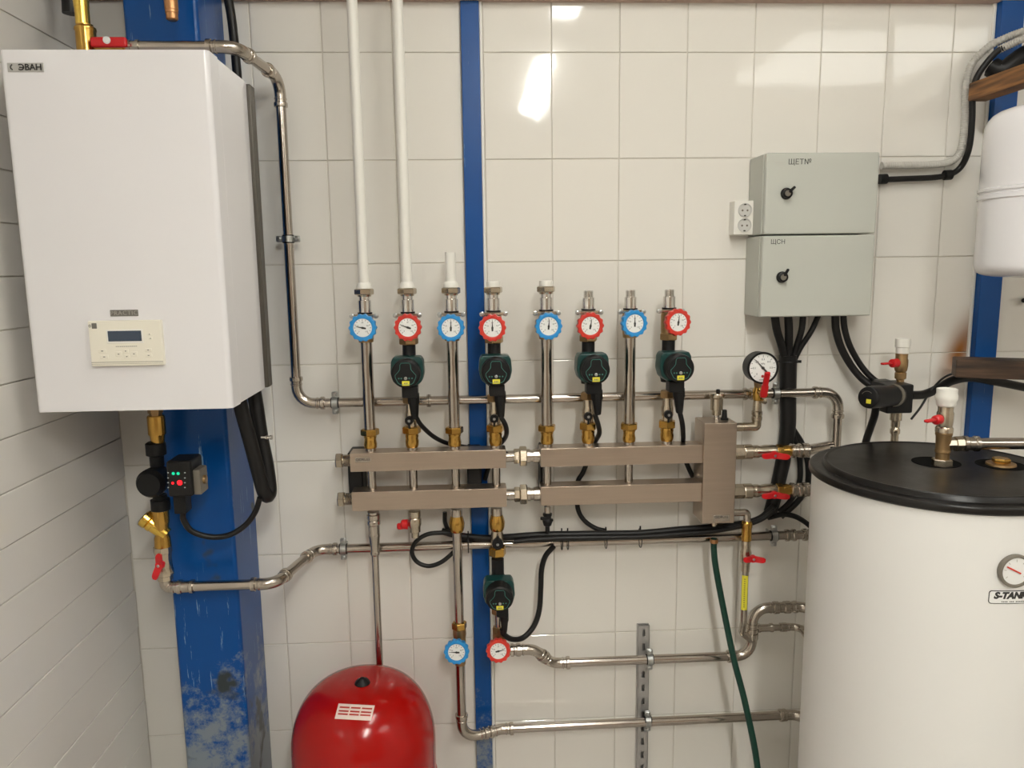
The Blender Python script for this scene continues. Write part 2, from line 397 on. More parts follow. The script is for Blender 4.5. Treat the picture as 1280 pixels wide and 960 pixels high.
# ================================================================== SETTING
ZTOP, ZC, YF = 2.556, 3.20, -5.2
def tiles(bm, x_edges, z_edges, wall, gap=.0028, th=.0045, bev=.0014):
    """tile field in local (u, v); wall(u, v, w) gives the world point w metres proud of the wall"""
    for u0, u1 in zip(x_edges, x_edges[1:]):
        for v0, v1 in zip(z_edges, z_edges[1:]):
            if u1 - u0 < .01 or v1 - v0 < .01: continue
            g = gap / 2; tx, tz = random.gauss(0, .0022), random.gauss(0, .0022)
            uc, vc = (u0 + u1) / 2, (v0 + v1) / 2
            h = lambda u, v: th + (u - uc) * tx + (v - vc) * tz
            o = [(u0 + g, v0 + g), (u1 - g, v0 + g), (u1 - g, v1 - g), (u0 + g, v1 - g)]
            i_ = [(u0 + g + bev, v0 + g + bev), (u1 - g - bev, v0 + g + bev), (u1 - g - bev, v1 - g - bev), (u0 + g + bev, v1 - g - bev)]
            A = [bm.verts.new(wall(u, v, 0)) for u, v in o]; B = [bm.verts.new(wall(u, v, h(u, v) - .0009)) for u, v in o]; Cc = [bm.verts.new(wall(u, v, h(u, v))) for u, v in i_]
            for P_, Q in ((A, B), (B, Cc)):
                for k in range(4): bm.faces.new((P_[k], P_[(k + 1) % 4], Q[(k + 1) % 4], Q[k]))
            bm.faces.new(Cc)
def edges(lo, hi, phase, step):
    e = [lo]; k = math.floor((lo - phase) / step) + 1
    while phase + k * step < hi - .004:
        if phase + k * step > lo + .004: e.append(phase + k * step)
        k += 1
    return e + [hi]
XR = 3.2
bm = new(); box(bm, -1.2, XR + .1, .0035, .12, -.05, ZC + .1); n0 = len(bm.faces)
zed = edges(0, ZTOP, 2.4134, .3)
tiles(bm, [-1.08] + edges(-1.0186, -.023, -.6186, .2)[1:], zed, lambda u, v, w: (u, .0045 - w, v))
tiles(bm, edges(.042, 1.556, .2405, .2), zed, lambda u, v, w: (u, .0045 - w, v))
tiles(bm, edges(1.640, XR, .2405, .2), zed, lambda u, v, w: (u, .0045 - w, v))
mark(bm, n0, 1); obj('wall_back', bm, ['grout', 'tile'], kind='structure', ang=20)
bm = new(); box(bm, -1.2, -1.0845, YF, .0, -.05, ZC + .1); n0 = len(bm.faces)
tiles(bm, edges(YF + .1, -.001, -1.9, 2.2), edges(0, ZC, 1.180, .1225), lambda u, v, w: (-1.0845 + w, u, v))
mark(bm, n0, 1); obj('wall_left', bm, ['grout', 'tile_left'], kind='structure', ang=20)
bm = new(); box(bm, XR, XR + .1, YF, 0, -.05, ZC + .1); obj('wall_right', bm, 'plaster', kind='structure')
bm = new(); box(bm, -1.2, XR + .1, YF - .1, YF, -.05, ZC + .1); obj('wall_front', bm, 'darkplaster', kind='structure')
bm = new(); box(bm, -1.2, XR + .1, YF - .1, .12, -.1, 0); obj('floor', bm, 'floor', kind='structure')
bm = new()
for i in range(53):
    box(bm, -1.2, XR + .1, YF - .1 + i * .1, YF - .1 + i * .1 + .098, ZC, ZC + .024, .003, 1)
box(bm, -1.2, XR + .1, YF - .1, .12, ZC + .024, ZC + .12); obj('ceiling', bm, 'plaster', kind='structure')
bm = new(); box(bm, -1.08, XR, -.034, .004, ZTOP - .006, ZTOP + .12, .004, 2); obj('trim_1', bm, 'timbertop', kind='structure')

# blue steelwork of the building
bm = new()
box(bm, -.878, -.690, -.22, .003, 0, ZC + .004, .012, 3, only=lambda e: abs(e.verts[0].co.z - e.verts[1].co.z) > 1)
o = obj('steel_column', bm, 'bluecol', None, 'wide blue-painted steel column rising behind the white boiler', 'column'); o['kind'] = 'thing'
bm = new(); box(bm, -.021, .032, -.012, .006, 0, ZC + .004, .002, 2)
o = obj('steel_post', bm, 'bluestrip', None, 'narrow scratched blue steel strip running down the middle of the tiled wall', 'post'); o['kind'] = 'thing'
bm = new(); box(bm, .032, .041, -.006, .004, 0, ZTOP, .002, 1); obj('trim_2', bm, 'pvc', kind='structure')
bm = new(); box(bm, 1.562, 1.632, -.030, .006, 0, ZC + .004, .003, 2)
o = obj('steel_post', bm, 'bluestrip', None, 'blue steel post behind the white vessel on the right', 'post'); o['kind'] = 'thing'
bm = new(); box(bm, 1.553, 1.562, -.008, .004, 0, ZTOP, .002, 1); obj('trim_3', bm, 'pvc', kind='structure')

# lamps of the room (above the frame): a batten over the pipework and a square panel further back
def lamp(name, x, y, w, L, m, label):
    t = thing(name, label, 'lamp', (x, y, ZC))
    b = new(); box(b, x - w / 2 + .01, x + w / 2 - .01, y - L / 2 - .03, y + L / 2 + .03, ZC - .03, ZC + .002, .006, 2); obj('housing', b, 'lampbody', t)
    b = new(); box(b, x - w / 2, x + w / 2, y - L / 2, y + L / 2, ZC - .075, ZC - .031, .02, 3); obj('diffuser', b, m, t)
lamp('batten_lamp', .50, -3.75, .15, 1.6, 'lampglow', 'long white ceiling batten lamp in the middle of the room')
lamp('batten_lamp', .52, -1.50, .15, 1.2, 'nearglow', 'short white ceiling batten lamp close above the tiled wall')
lamp('panel_lamp', 2.60, -3.0, 1.2, 1.2, 'panelglow', 'broad square white ceiling lamp at the right of the room')
def pbox(bm, px0, py0, px1, py1, d0, d1, bev=0.0, seg=2, only=None):
    """box whose front face (at distance d1 from the wall) spans the given picture rectangle"""
    cx, cy = (px0 + px1) / 2, (py0 + py1) / 2
    x0, x1 = at(px0, cy, d1).x, at(px1, cy, d1).x; z1, z0 = at(cx, py0, d1).z, at(cx, py1, d1).z
    box(bm, x0, x1, -d1, -d0, z0, z1, bev, seg, None, only)
    return x0, x1, z0, z1
vertical = lambda e: abs(e.verts[0].co.x - e.verts[1].co.x) < 1e-6 and abs(e.verts[0].co.y - e.verts[1].co.y) < 1e-6

# ================================================================== BOILER
t = thing('electric_boiler', 'large white electric boiler cabinet hung in the left corner', 'boiler', (-.788, -.25, 1.482))
BX0, BX1, BZ0, BZ1 = -1.010, -.566, 1.482, 2.275
b = new(); box(b, BX0, BX1, -.55, -.487, BZ0, BZ1, .012, 4, only=lambda e: vertical(e) and e.verts[0].co.y < -.5 or abs(e.verts[0].co.y - e.verts[1].co.y) < 1e-6 and False); 
obj('front_cover', b, 'white', t)
b = new(); box(b, BX0 + .001, BX1 - .001, -.4845, -.262, BZ0 + .001, BZ1 - .001, .002, 1); obj('side_jacket', b, 'white', t)
b = new(); box(b, BX0 - .004, BX1 + .009, -.262, -.222, BZ0 + .004, BZ1 - .006, .003, 1); obj('rear_frame', b, 'hangmetal', t)
# maker's badge, model plate
b = new(); pbox(b, 9, 78.4, 54.5, 90, .549, .552, .0008, 1); bd = obj('badge', b, 'silverplate', t, part_label='silver grey maker badge')
p = at(37.5, 84.2, .5532); b = text('BAH', .0185, face_mtx(p + V((.0065, 0, 0))), spacing=1.0, bold=.0003)
xl = min(v.co.x for v in b.verts); c_ = text('C', .0185, Matrix.Scale(-1, 4, V((1, 0, 0))), bold=.0003)
w_ = max(v.co.x for v in c_.verts); box(c_, -.0045, w_ * .92, -.0011, .0011, -.0003, .0003)
bmesh.ops.transform(c_, matrix=face_mtx((xl - w_ - .0018, p.y, p.z)), verts=c_.verts); merge(b, c_); 
n0 = 0; lt = obj('lettering', b, 'ink', bd)
b = new()
for k in range(5):
    a = PI * (.62 + .19 * k); q = at(16, 84, .5525); box(b, q.x + .005 * math.cos(a) - .0011, q.x + .005 * math.cos(a) + .0011, -.5532, -.551, q.z + .005 * math.sin(a) - .0011, q.z + .005 * math.sin(a) + .0011)
obj('emblem', b, 'ink', bd)
b = new(); pbox(b, 137.5, 387.3, 172.5, 395.3, .549, .5515, .0006, 1); bd = obj('model_plate', b, 'greyink', t, part_label='small grey model plate')
b = text('PRACTIC', .0135, face_mtx(at(155, 391.4, .552)), spacing=1.15); obj('lettering', b, 'plateletter', bd)
# control panel
b = new(); x0, x1, z0, z1 = pbox(b, 111.5, 400.5, 203, 457.5, .549, .563, .003, 2); pn = obj('control_panel', b, 'cream', t, part_label='cream control panel with display')
PX = lambda u: x0 + (x1 - x0) * u
PZ = lambda v: z1 - (z1 - z0) * v
def pan(u0, v0, u1, v1, h, m, name, bev=.0006, lab=None):
    b = new(); box(b, PX(u0), PX(u1), -.563 - h, -.561, PZ(v1), PZ(v0), bev, 1); return obj(name, b, m, pn, part_label=lab)
pan(.245, .195, .745, .50, .0012, 'pvc', 'display_frame')
pan(.267, .225, .725, .455, .0018, 'lcd', 'display', lab='dark blue display')
pan(.055, .05, .125, .17, .0006, 'greyink', 'logo')
b = new()
for k in range(10):
    a = 2 * PI * k / 10; box(b, PX(.03) + .0022 * math.cos(a) - .0006, PX(.03) + .0022 * math.cos(a) + .0006, -.5637, -.5625, PZ(.11) + .0026 * math.sin(a) - .0006, PZ(.11) + .0026 * math.sin(a) + .0006)
obj('logo', b, 'greyink', pn)
for (u, v, w, h) in ((.17, .66, .11, .085), (.19, .79, .11, .085), (.39, .735, .09, .11), (.49, .67, .075, .09), (.50, .79, .075, .09), (.60, .735, .09, .11), (.80, .655, .09, .08), (.80, .775, .09, .08), (.835, .31, .05, .05), (.845, .40, .05, .05)):
    k = pan(u - w / 2, v - h / 2, u + w / 2, v + h / 2, .0012, 'cream', 'button', .0008)
    b = new(); box(b, PX(u) - .0019 * w / .09, PX(u) + .0019 * w / .09, -.5646, -.564, PZ(v) - .0010, PZ(v) + .0010); obj('symbol', b, 'greyink', k)
b = new()
for k in range(16): box(b, PX(.36 + .0185 * k), PX(.371 + .0185 * k), -.5635, -.5625, PZ(.575), PZ(.56))
obj('marking', b, 'greyplast', pn)
pan(.005, .905, .99, .915, .0004, 'greyplast', 'groove', .0001)
pan(.005, .945, .99, .951, .0004, 'greyplast', 'groove', .0001)

# above the boiler
TP = 2.348; DP = .30
bx = xat(2.40, DP, 106)
t = thing('air_vent', 'brass air vent fitting rising behind the top of the white boiler', 'fitting', (bx, -DP, BZ1))
b = new(); vl(b, bx, DP, [(70, 12), (40, 12), (38, 13), (35, 12.5), (32.5, 9.5), (31, 9.5)]); obj('tee_body', b, 'brass', t)
b = new(); lathe(b, (bx, -DP, BZ1 - .002), (0, 0, 1), [(0, .017), (.06, .017)], 20); obj('boiler_nipple', b, 'brass', t)
b = new(); vl(b, bx - .004, DP, stepped([(31, 9.5, 8.6), (9.4, 4, 9), (4, 1, 9.2), (1, -14, 8.2)])); obj('vent_chamber', b, 'gold', t)
t = thing('ball_valve', 'red-handled ball valve behind the top edge of the white boiler', 'valve', (bx + .05, -DP, TP))
b = new(); hl(b, TP, DP, [(116, 6), (124, 6), (124, 8), (156, 8), (156, 6.5), (160, 6.5)], 18); obj('valve_body', b, 'brass', t)
b = new(); hl(b, TP, DP, stepped([(159, 164, 8), (164, 171, 7), (171, 175, 8.5), (175, 181, 7)]), 20); obj('press_end', b, 'press', t)
xh = xat(TP, DP, 142); b = new(); box(b, xh - .042, xh + .044, -DP - .034, -DP - .018, TP - .009, TP + .015, .006, 2); h = obj('handle', b, 'redlever', t, part_label='red butterfly handle')
b = new(); lathe(b, (xh, -DP - .033, TP + .006), (0, -1, 0), [(0, .009), (.003, .009), (.003, .006), (.0045, .006)], 18); obj('cap', b, 'dial', h)
pipe_run('heating_pipe', 'steel pipe arching over the boiler top, down the wall and along behind the pumps', 'pipe',
         [(xat(TP, DP, 179), -DP, TP), (-.575, -DP, TP), (-.530, -.060, TP - .02), (-.530, -.060, 1.405), (1.118, -.060, 1.405), (1.118, -.060, 1.225)],
         .0140, .05, couplings=[((.835, -.06, 1.405), (1, 0, 0), .03), ((1.118, -.06, 1.33), (0, 0, 1), .012), ((-.14, -.06, 1.405), (1, 0, 0), .012)])
tx = xat(2.42, .3, 215)
t = thing('safety_valve_outlet', 'brass outlet pipe hanging over the blue column at the top edge', 'fitting', (tx, -.3, 2.42))
b = new(); vl(b, tx, .3, [(26, 5), (24, 7.2), (17, 7.2), (16.5, 7.8), (13, 7.8), (12.5, 8.2), (-6, 8.2)]); obj('outlet_tip', b, 'rustbrass', t)
b = new(); zz = zat(tx, .3, -5); lathe(b, (tx, -.3, zz), (0, 0, 1), [(0, .022), (.02, .024), (.06, .024), (.061, .012), (ZC + .002 - zz, .012)], 6); obj('valve_nut', b, 'brass', t)
b = new(); q = at(88, 8, .22); path = [V((q.x + .004, q.y, ZC + .002)), q + V((.004, 0, .10)), q + V((.002, 0, .02)), q + V((.0, 0, -.018))]; sweep(b, path, .0205, 14)
obj('black_tube', b, 'rubber', None, 'short black tube end beside the brass air vent', 'pipe')  # dark blob drawn as a black tube down from the ceiling

# ------------------------------------------------------------------ under the boiler: pump line
LX, LD = -.862, .30
t = thing('pipe_union', 'brass union fitting directly under the white boiler', 'fitting', (LX + .012, -LD, 1.41))
ux = xat(1.40, LD, 195.5)
b = new(); vl(b, ux, LD, [(503, 9), (516, 9), (516, 7.5), (521, 7.5)], 6, .3); obj('collar', b, 'old_brass', t)
b = new(); vl(b, ux, LD, [(519, 9.5), (521, 10.6), (542, 10.6), (544, 9), (553, 8)]); obj('union_body', b, 'brass', t)
t = thing('circulation_pump', 'black square-faced pump with red and green indicator lights', 'pump', (ux, -LD, 1.19))
b = new(); px = xat(1.25, LD, 198)
vl(b, px, LD, [(552, 9), (554, 12), (568, 12), (570, 8.5), (582, 8.5)], 20); obj('port_nut', b, 'black', t)
b = new(); vl(b, px, LD, [(618, 8.5), (624, 8.5), (624, 11.5), (637, 11.5), (638, 9)], 20)
obj('port_nut', b, 'black', t)
zc = zat(px, LD, 598); b = new(); lathe(b, (px, -LD - .015, zc), (0, -1, 0), [(-.03, .026), (-.02, .036), (.02, .038), (.035, .038), (.04, .034), (.05, .030)], 28); obj('volute', b, 'black', t)
q0, q1 = at(206.5, 577, .385), at(241.5, 621, .385)
b = new(); box(b, q0.x, q1.x, -.385, -.30, q1.z, q0.z, .007, 3); hd = obj('control_head', b, 'black', t)
xm = at(247, 600, .34).x; zm = at(247, 598, .34).z
b = new(); box(b, q1.x - .002, q1.x + .018, -.375, -.32, zm - .035, zm + .032, .004, 2)
obj('side_cover', b, 'greyplast', t)
b = new(); lathe(b, (q1.x + .016, -.35, zm), (1, 0, 0), [(0, .012), (.008, .011), (.009, .008)], 16); obj('side_cap', b, 'old_brass', t)
b = new(); box(b, q0.x + .004, q1.x - .004, -.3862, -.384, q1.z + .004, q0.z - .004, .001, 1); fp = obj('display_plate', b, 'rubber', hd)
for (a, c, w, m_) in ((216.5, 592, 2.1, 'ledgreen'), (222.5, 592, 2.1, 'ledgreen'), (224.5, 603.5, 3.4, 'ledred'), (215.7, 604, 1.6, 'ledred')):
    q = at(a, c, .387); b = new(); lathe(b, (q.x, -.3855, q.z), (0, -1, 0), [(0, mm(q, w)), (.0015, mm(q, w * .9))], 12); obj('indicator_light', b, m_, hd, part_label='red light' if 'red' in m_ else 'green light')
for a in (210, 231):
    b = new()
    for c in (591, 597.5, 603.5, 609.5):
        q = at(a, c, .387); box(b, q.x - .0018, q.x + .0018, -.3868, -.3855, q.z - .0012, q.z + .0012)
    obj('marking', b, 'ledwhite', hd)
b = new(); q = at(229, 632, .34); box(b, q.x - .016, q.x + .016, -.365, -.32, q.z - .016, q1.z + .006, .004, 2); obj('cable_gland', b, 'black', t)
t = thing('strainer', 'brass Y-shaped strainer under the black square pump', 'strainer', (LX, -LD, 1.06))
sx = xat(1.11, LD, 202); b = new()
vl(b, sx, LD, [(636, 10), (637, 10.5), (652, 10.2), (656, 9), (668, 8), (672, 9.6), (683, 10)], 24)
obj('strainer_body', b, 'brass', t)
a0, a1 = at(207, 667, LD), at(180.5, 647, LD); ax = (a1 - a0); L = ax.length; b = new()
lathe(b, a0, ax, [(-.004, .018), (L * .45, .0205), (L * .55, .0205), (L * .56, .023), (L * .72, .023), (L * .73, .020), (L * .78, .024), (L, .024), (L + .004, .018)], 20)
obj('mesh_cap', b, 'gold', t)
vx = xat(1.01, LD, 205)
t = thing('ball_valve', 'red-handled ball valve below the brass strainer at left', 'valve', (vx, -LD, .97))
b = new(); vl(b, vx, LD, [(682, 9), (683, 11), (690, 11), (690.5, 10.2), (697, 9.6), (710, 10.2), (711, 11), (718, 11), (719, 9.5), (724, 9.5)], 8, .2); obj('valve_body', b, 'nickel', t)
butterfly(t, at(200.5, 706, LD + .042) , (.25, 0, 1), (-.25, -1, 0), .036)
t2 = pipe_run('heating_pipe', 'steel pipe crossing the blue column, then along the wall below the manifolds', 'pipe',
         [(vx, -LD, zat(vx, LD, 722)), (vx, -LD, .944), (-.562, -LD, .944), (-.500, -.060, .949), (1.10, -.060, .949), (1.10, -.243, .949)], .0142, .045,
         couplings=[((vx + .055, -LD, .944), (1, 0, 0), .04), ((.985, -.06, .949), (1, 0, 0), .03)])

# clamps on the wall pipes
clamp('zinc pipe clamp on the vertical steel pipe right of the boiler', (-.530, -.06, 1.887), (0, 0, 1), .014, (1, 0, 0))
clamp('zinc pipe clamp at left end of the upper horizontal pipe, behind the pumps', (xat(1.405, .06, 419), -.06, 1.405), (1, 0, 0), .014, (0, 0, 1))
clamp('zinc pipe clamp beside the bent pipe left of the red-tank pipe', (xat(.949, .06, 429.5), -.06, .949), (1, 0, 0), .0142, (0, 0, 1))
clamp('zinc pipe clamp on the upper pipe just right of the pressure gauge', (xat(1.405, .06, 969.5), -.06, 1.405), (1, 0, 0), .014, (0, 0, 1))
clamp('zinc pipe clamp on the lower pipe beside the white storage tank', (xat(.949, .06, 967), -.06, .949), (1, 0, 0), .0142, (0, 0, 1))

# black hoses and cables at the boiler
cable('cable_hose', 'thick black cable hose folded in a long loop under the boiler corner', [(294, 470, .31), (301, 508, .31), (313, 552, .305), (323, 590, .30), (329, 612, .295), (334, 620, .28), (337, 612, .262), (333, 580, .255), (326, 545, .25), (320, 505, .245), (314, 470, .24)], r=.0195)
b = new(); q = at(333, 546, .30); lathe(b, q + V((-.012, -.004, 0)), (1, -.2, .02), [(0, .004), (.012, .0035), (.013, .0065), (.016, .0065), (.017, .004), (.024, .004), (.025, .006), (.03, .006)], 10); obj('cable_clip', b, 'chrome', None, 'small shiny metal clip on the black hose under the boiler', 'clip')
cable('power_cable', 'black cable looping from the square pump to the hanging hose', [(229, 640, .345), (229.5, 650, .335), (240, 664, .33), (262, 671, .32), (286, 669, .31), (306, 657, .30), (319, 640, .305), (325, 622, .31)], r=.0078)
cable('cable_hose', 'black hose running down beside the blue column above the boiler', [(283, -12, .10), (289, 20, .10), (293, 55, .10), (297, 100, .10), (300, 150, .11), (301, 190, .12)], r=.0125)

# ================================================================== MANIFOLDS
DR = .11
XS = [-.3125, -.190, -.0645, .057, .210, .3335, .457, .5715]
X0 = XS[0]
PXM = mm((X0, -DR, 1.45), 1.0)            # one picture pixel at the risers, in metres
Zr = lambda py: zat(X0, DR, py)
def rl(bm, X, rows, seg=24, rot=.26, d=DR):
    lathe(bm, (X, -d, 0), (0, 0, 1), [(Zr(py), w * PXM) for py, w in rows], seg, rot)
def rhex(bm, X, py0, py1, w, d=DR):
    z1, z0 = Zr(py0), Zr(py1); hexnut(bm, (X, -d, 0), (0, 0, 1), z0, z1, w * PXM * 1.06)
UZ0, UZ1, LZ0, LZ1 = 1.212, 1.268, 1.093, 1.151
def manifold(label, xa, xb, stubs, badge):
    t = thing('manifold', label, 'manifold', ((xa + xb) / 2, -DR, LZ0), 'steel distribution manifolds')
    for z0, z1 in ((UZ0, UZ1), (LZ0, LZ1)):
        b = new(); box(b, xa, xb, -.14, -.08, z0, z1, .0025, 2); bar = obj('manifold_bar', b, 'brushed', t)
        if badge and z0 == UZ0:
            b = new(); q0, q1 = at(443.5, 571.8, .141), at(463.5, 577.8, .141); box(b, q0.x, q1.x, -.1408, -.139, q1.z, q0.z, .0003, 1); lab = obj('maker_plate', b, 'press', bar, part_label='small engraved maker plate')
            b = text('GIDRUSS', .0105, face_mtx(((q0.x + q1.x) / 2, -.1409, (q0.z + q1.z) / 2)), spacing=1.0); obj('maker_plate', b, 'ink', bar)
    for i in stubs:
        b = new(); lathe(b, (XS[i], -DR, 0), (0, 0, 1), [(LZ1 - .003, .0125), (UZ0 + .003, .0125)], 20); obj('connecting_tube', b, 'steel', t)
    return t
t = manifold('left steel manifold with two bars and four short tubes between them', -.370, .0865, (0, 1, 2, 3), True)
for z, a in (((UZ0 + UZ1) / 2, 0), ((LZ0 + LZ1) / 2, 0)):
    b = new(); lathe(b, (-.372, -DR, z), (-1, 0, 0), [(-.002, .0185)] + [(k * .0045 + o, .0185 - (.0015 if o else 0)) for k in range(5) for o in (0, .0022)] + [(.024, .017)], 20); obj('threaded_neck', b, 'nickel', t)
    b = new(); hexnut(b, (-.372, -DR, z), (-1, 0, 0), .0235, .043, .0235); obj('end_plug', b, 'nickel', t)
for px in (447, 594):
    b = new(); q = at(px, 600, .06); box(b, q.x - .024, q.x + .020, -.084, .002, LZ0 + .005, UZ1 - .012, .004, 1); obj('wall_bracket', b, 'black', t)
t = manifold('right steel manifold joining the upright steel box', .188, .674, (4, 6), False)
for px in (671, ):
    b = new(); q = at(px, 600, .06); box(b, .192, .215, -.084, .002, LZ0 + .005, UZ1 - .012, .004, 1); obj('wall_bracket', b, 'black', t)
for z, w_ in (((UZ0 + UZ1) / 2, 'upper'), ((LZ0 + LZ1) / 2, 'lower')):
    t = thing('pipe_union', f'steel union joining the {w_} bars of the two manifolds', 'union', (.137, -DR, z))
    b = new(); lathe(b, (0, -DR, z), (1, 0, 0), [(.0855, .0175), (.112, .0175)], 24); obj('tube_end', b, 'steel', t)
    b = new(); hexnut(b, (0, -DR, z), (1, 0, 0), .110, .128, .0225); obj('back_nut', b, 'nickel', t)
    b = new(); hexnut(b, (0, -DR, z), (1, 0, 0), .127, .149, .0295); obj('union_nut', b, 'nickel', t)
    b = new(); lathe(b, (0, -DR, z), (1, 0, 0), [(.147, .021), (.158, .021), (.159, .018), (.168, .018), (.169, .021), (.189, .021)], 24); obj('tail', b, 'press', t)

# ================================================================== THERMOMETER VALVES
def thermo_handle(par, c, colour, R, ang, n=(0, -1, 0)):
    """scalloped hand wheel with a dial thermometer in it; c = centre of its front rim"""
    m = face_mtx(c, n); b = new(); N = 96
    def ringpts(k, z): return [(R * k * (1 + .045 * math.cos(14 * 2 * PI * i / N)) * math.cos(2 * PI * i / N), R * k * (1 + .045 * math.cos(14 * 2 * PI * i / N)) * math.sin(2 * PI * i / N), z) for i in range(N)]
    def plain(r, z): return [(r * math.cos(2 * PI * i / N), r * math.sin(2 * PI * i / N), z) for i in range(N)]
    L = [plain(R * .30, -.040), plain(R * .34, -.024), plain(R * .80, -.021), ringpts(.93, -.019), ringpts(.965, -.015), ringpts(.965, -.005), ringpts(.93, -.001), plain(R * .80, 0), plain(R * .69, -.001), plain(R * .655, -.004)]
    vs = [[b.verts.new(p) for p in l] for l in L]
    for A, B in zip(vs, vs[1:]):
        for i in range(N): b.faces.new((A[i], A[(i + 1) % N], B[(i + 1) % N], B[i]))
    b.faces.new(vs[0]); b.faces.new(vs[-1]); bmesh.ops.transform(b, matrix=m, verts=b.verts)
    h = obj('handle', b, colour, par, part_label=f'{colour} scalloped handle with thermometer')
    b = new(); lathe(b, (0, 0, -.0045), (0, 0, 1), [(0, R * .655), (.0015, R * .655)], 40); n0 = len(b.faces)
    for k in range(13):
        a = math.radians(225 - 270 * k / 12); u = V((math.cos(a), math.sin(a), 0)); big = k % 3 == 0
        mt = Matrix((u, V((0, 0, 1)).cross(u), V((0, 0, 1)))).transposed().to_4x4()
        box(b, R * (.47 if big else .51), R * .60, -R * .014, R * .014, -.0032, -.0027, mtx=mt)
    for k in range(5):
        a = math.radians(225 - 270 * k / 4); tb = text(str(k * 30), R * .14, Matrix.Translation((R * .37 * math.cos(a), R * .37 * math.sin(a), -.0030)), .0001); merge(b, tb)
    mark(b, n0, 1); bmesh.ops.transform(b, matrix=m, verts=b.verts); d = obj('dial', b, ['dial', 'ink'], h)
    b = new(); a = math.radians(ang); u = V((math.cos(a), math.sin(a), 0)); mt = Matrix((u, V((0, 0, 1)).cross(u), V((0, 0, 1)))).transposed().to_4x4()
    t_ = bmesh.new(); P = [(-R * .24, R * .055), (0, R * .075), (R * .12, R * .04), (R * .50, R * .012)]; L2 = []
    for x, hw in P: L2.append([t_.verts.new((x, y, z)) for y, z in ((-hw, -.0022), (hw, -.0022), (hw, -.0016), (-hw, -.0016))])
    for A, B in zip(L2, L2[1:]):
        for k in range(4): t_.faces.new((A[k], A[(k + 1) % 4], B[(k + 1) % 4], B[k]))
    t_.faces.new(L2[0][::-1]); t_.faces.new(L2[-1]); bmesh.ops.transform(t_, matrix=mt, verts=t_.verts); merge(b, t_)
    lathe(b, (0, 0, -.003), (0, 0, 1), [(0, R * .08), (.0018, R * .08)], 16); bmesh.ops.transform(b, matrix=m, verts=b.verts); obj('needle', b, 'ink', h)
    return h
HC = [(453, 410), (509.5, 409.5), (563.5, 410), (615.5, 410), (686, 408), (738.5, 407.5), (794, 404.5), (848.5, 403)]
NA = [168, 160, 88, 90, 85, 80, 90, 82]
where = ['below the leftmost tall white pipe', 'below the second tall white pipe from the left', 'below the short white pipe stub', 'in front of the narrow blue steel strip',
         'with white plastic end, first right of the blue strip', 'with bare threaded top, above third pump of the row', 'with bare threaded top, between the two right pumps', 'with bare threaded top, above the rightmost pump of the row']
for i, X in enumerate(XS):
    colr = 'blue' if i % 2 == 0 else 'red'
    t = thing('thermometer_valve', f'{colr} thermometer valve {where[i]}', 'valve', (X, -DR, Zr(431)), 'thermometer valves above the manifold')
    b = new(); rl(b, X, [(428, 7), (427.5, 9), (423, 9.6), (418, 10), (400, 10), (396.5, 9.5), (393, 9), (392.5, 8)], 20); obj('valve_body', b, 'old_brass', t)
    b = new()
    if i < 5: rl(b, X, stepped([(392.5, 390, 8.4)]) + [(390, 7.9), (375.5, 7.9), (375, 6.6), (368, 6.6)], 24)
    else: rl(b, X, stepped([(392.5, 390, 8.4)]) + [(390, 7.6), (376.5, 7.6), (376, 6.3)] + [(375.5 - k * 1.1 - o, 6.3 - (.5 if o else 0)) for k in range(7) for o in (0, .55)] + [(367.5, 5.8)], 24)
    obj('neck', b, 'chrome', t)
    b = new(); rl(b, X, [(392.6, 8.2), (392.4, 9), (390.4, 9), (390.2, 8.2)], 24); obj('seal_ring', b, 'rubber', t)
    b = new(); z = Zr(394.5); box(b, X - .030, X + .030, -DR - .024, -DR - .016, z - .0045, z + .0045, .0015, 1); obj('clamp_bar', b, 'nickel', t)
    for s in (-1, 1):
        b = new(); lathe(b, (X + s * .034, -DR - .014, z), (0, -1, 0), [(-.004, .004), (0, .0065), (.008, .0075), (.013, .0065), (.014, .003)], 14); obj('screw', b, 'zinc', t)
    if i < 5:
        b = new(); rhex(b, X, 361, 368.5, 11.2); rl(b, X, [(370.8, 8), (368.3, 9)], 20); obj('union_nut', b, 'nickel', t)
    if i % 2:
        b = new(); rhex(b, X, 423, 431.5, 11.2); obj('lower_nut', b, 'old_brass', t)
    c = at(HC[i][0], HC[i][1], .178); c = V((c.x, -.178, c.z))
    if i >= 6: nrm = V((.16, -1, 0))
    elif i == 5: nrm = V((.05, -1, 0))
    else: nrm = V((-.02, -1, 0))
    b = new(); lathe(b, (X, -DR, c.z), V((c.x - X, -.178 + DR, 0)), [(0, .009), (.05, .009)], 14); obj('spindle', b, 'brass', t)
    thermo_handle(t, c, colr, .0395, NA[i], nrm)
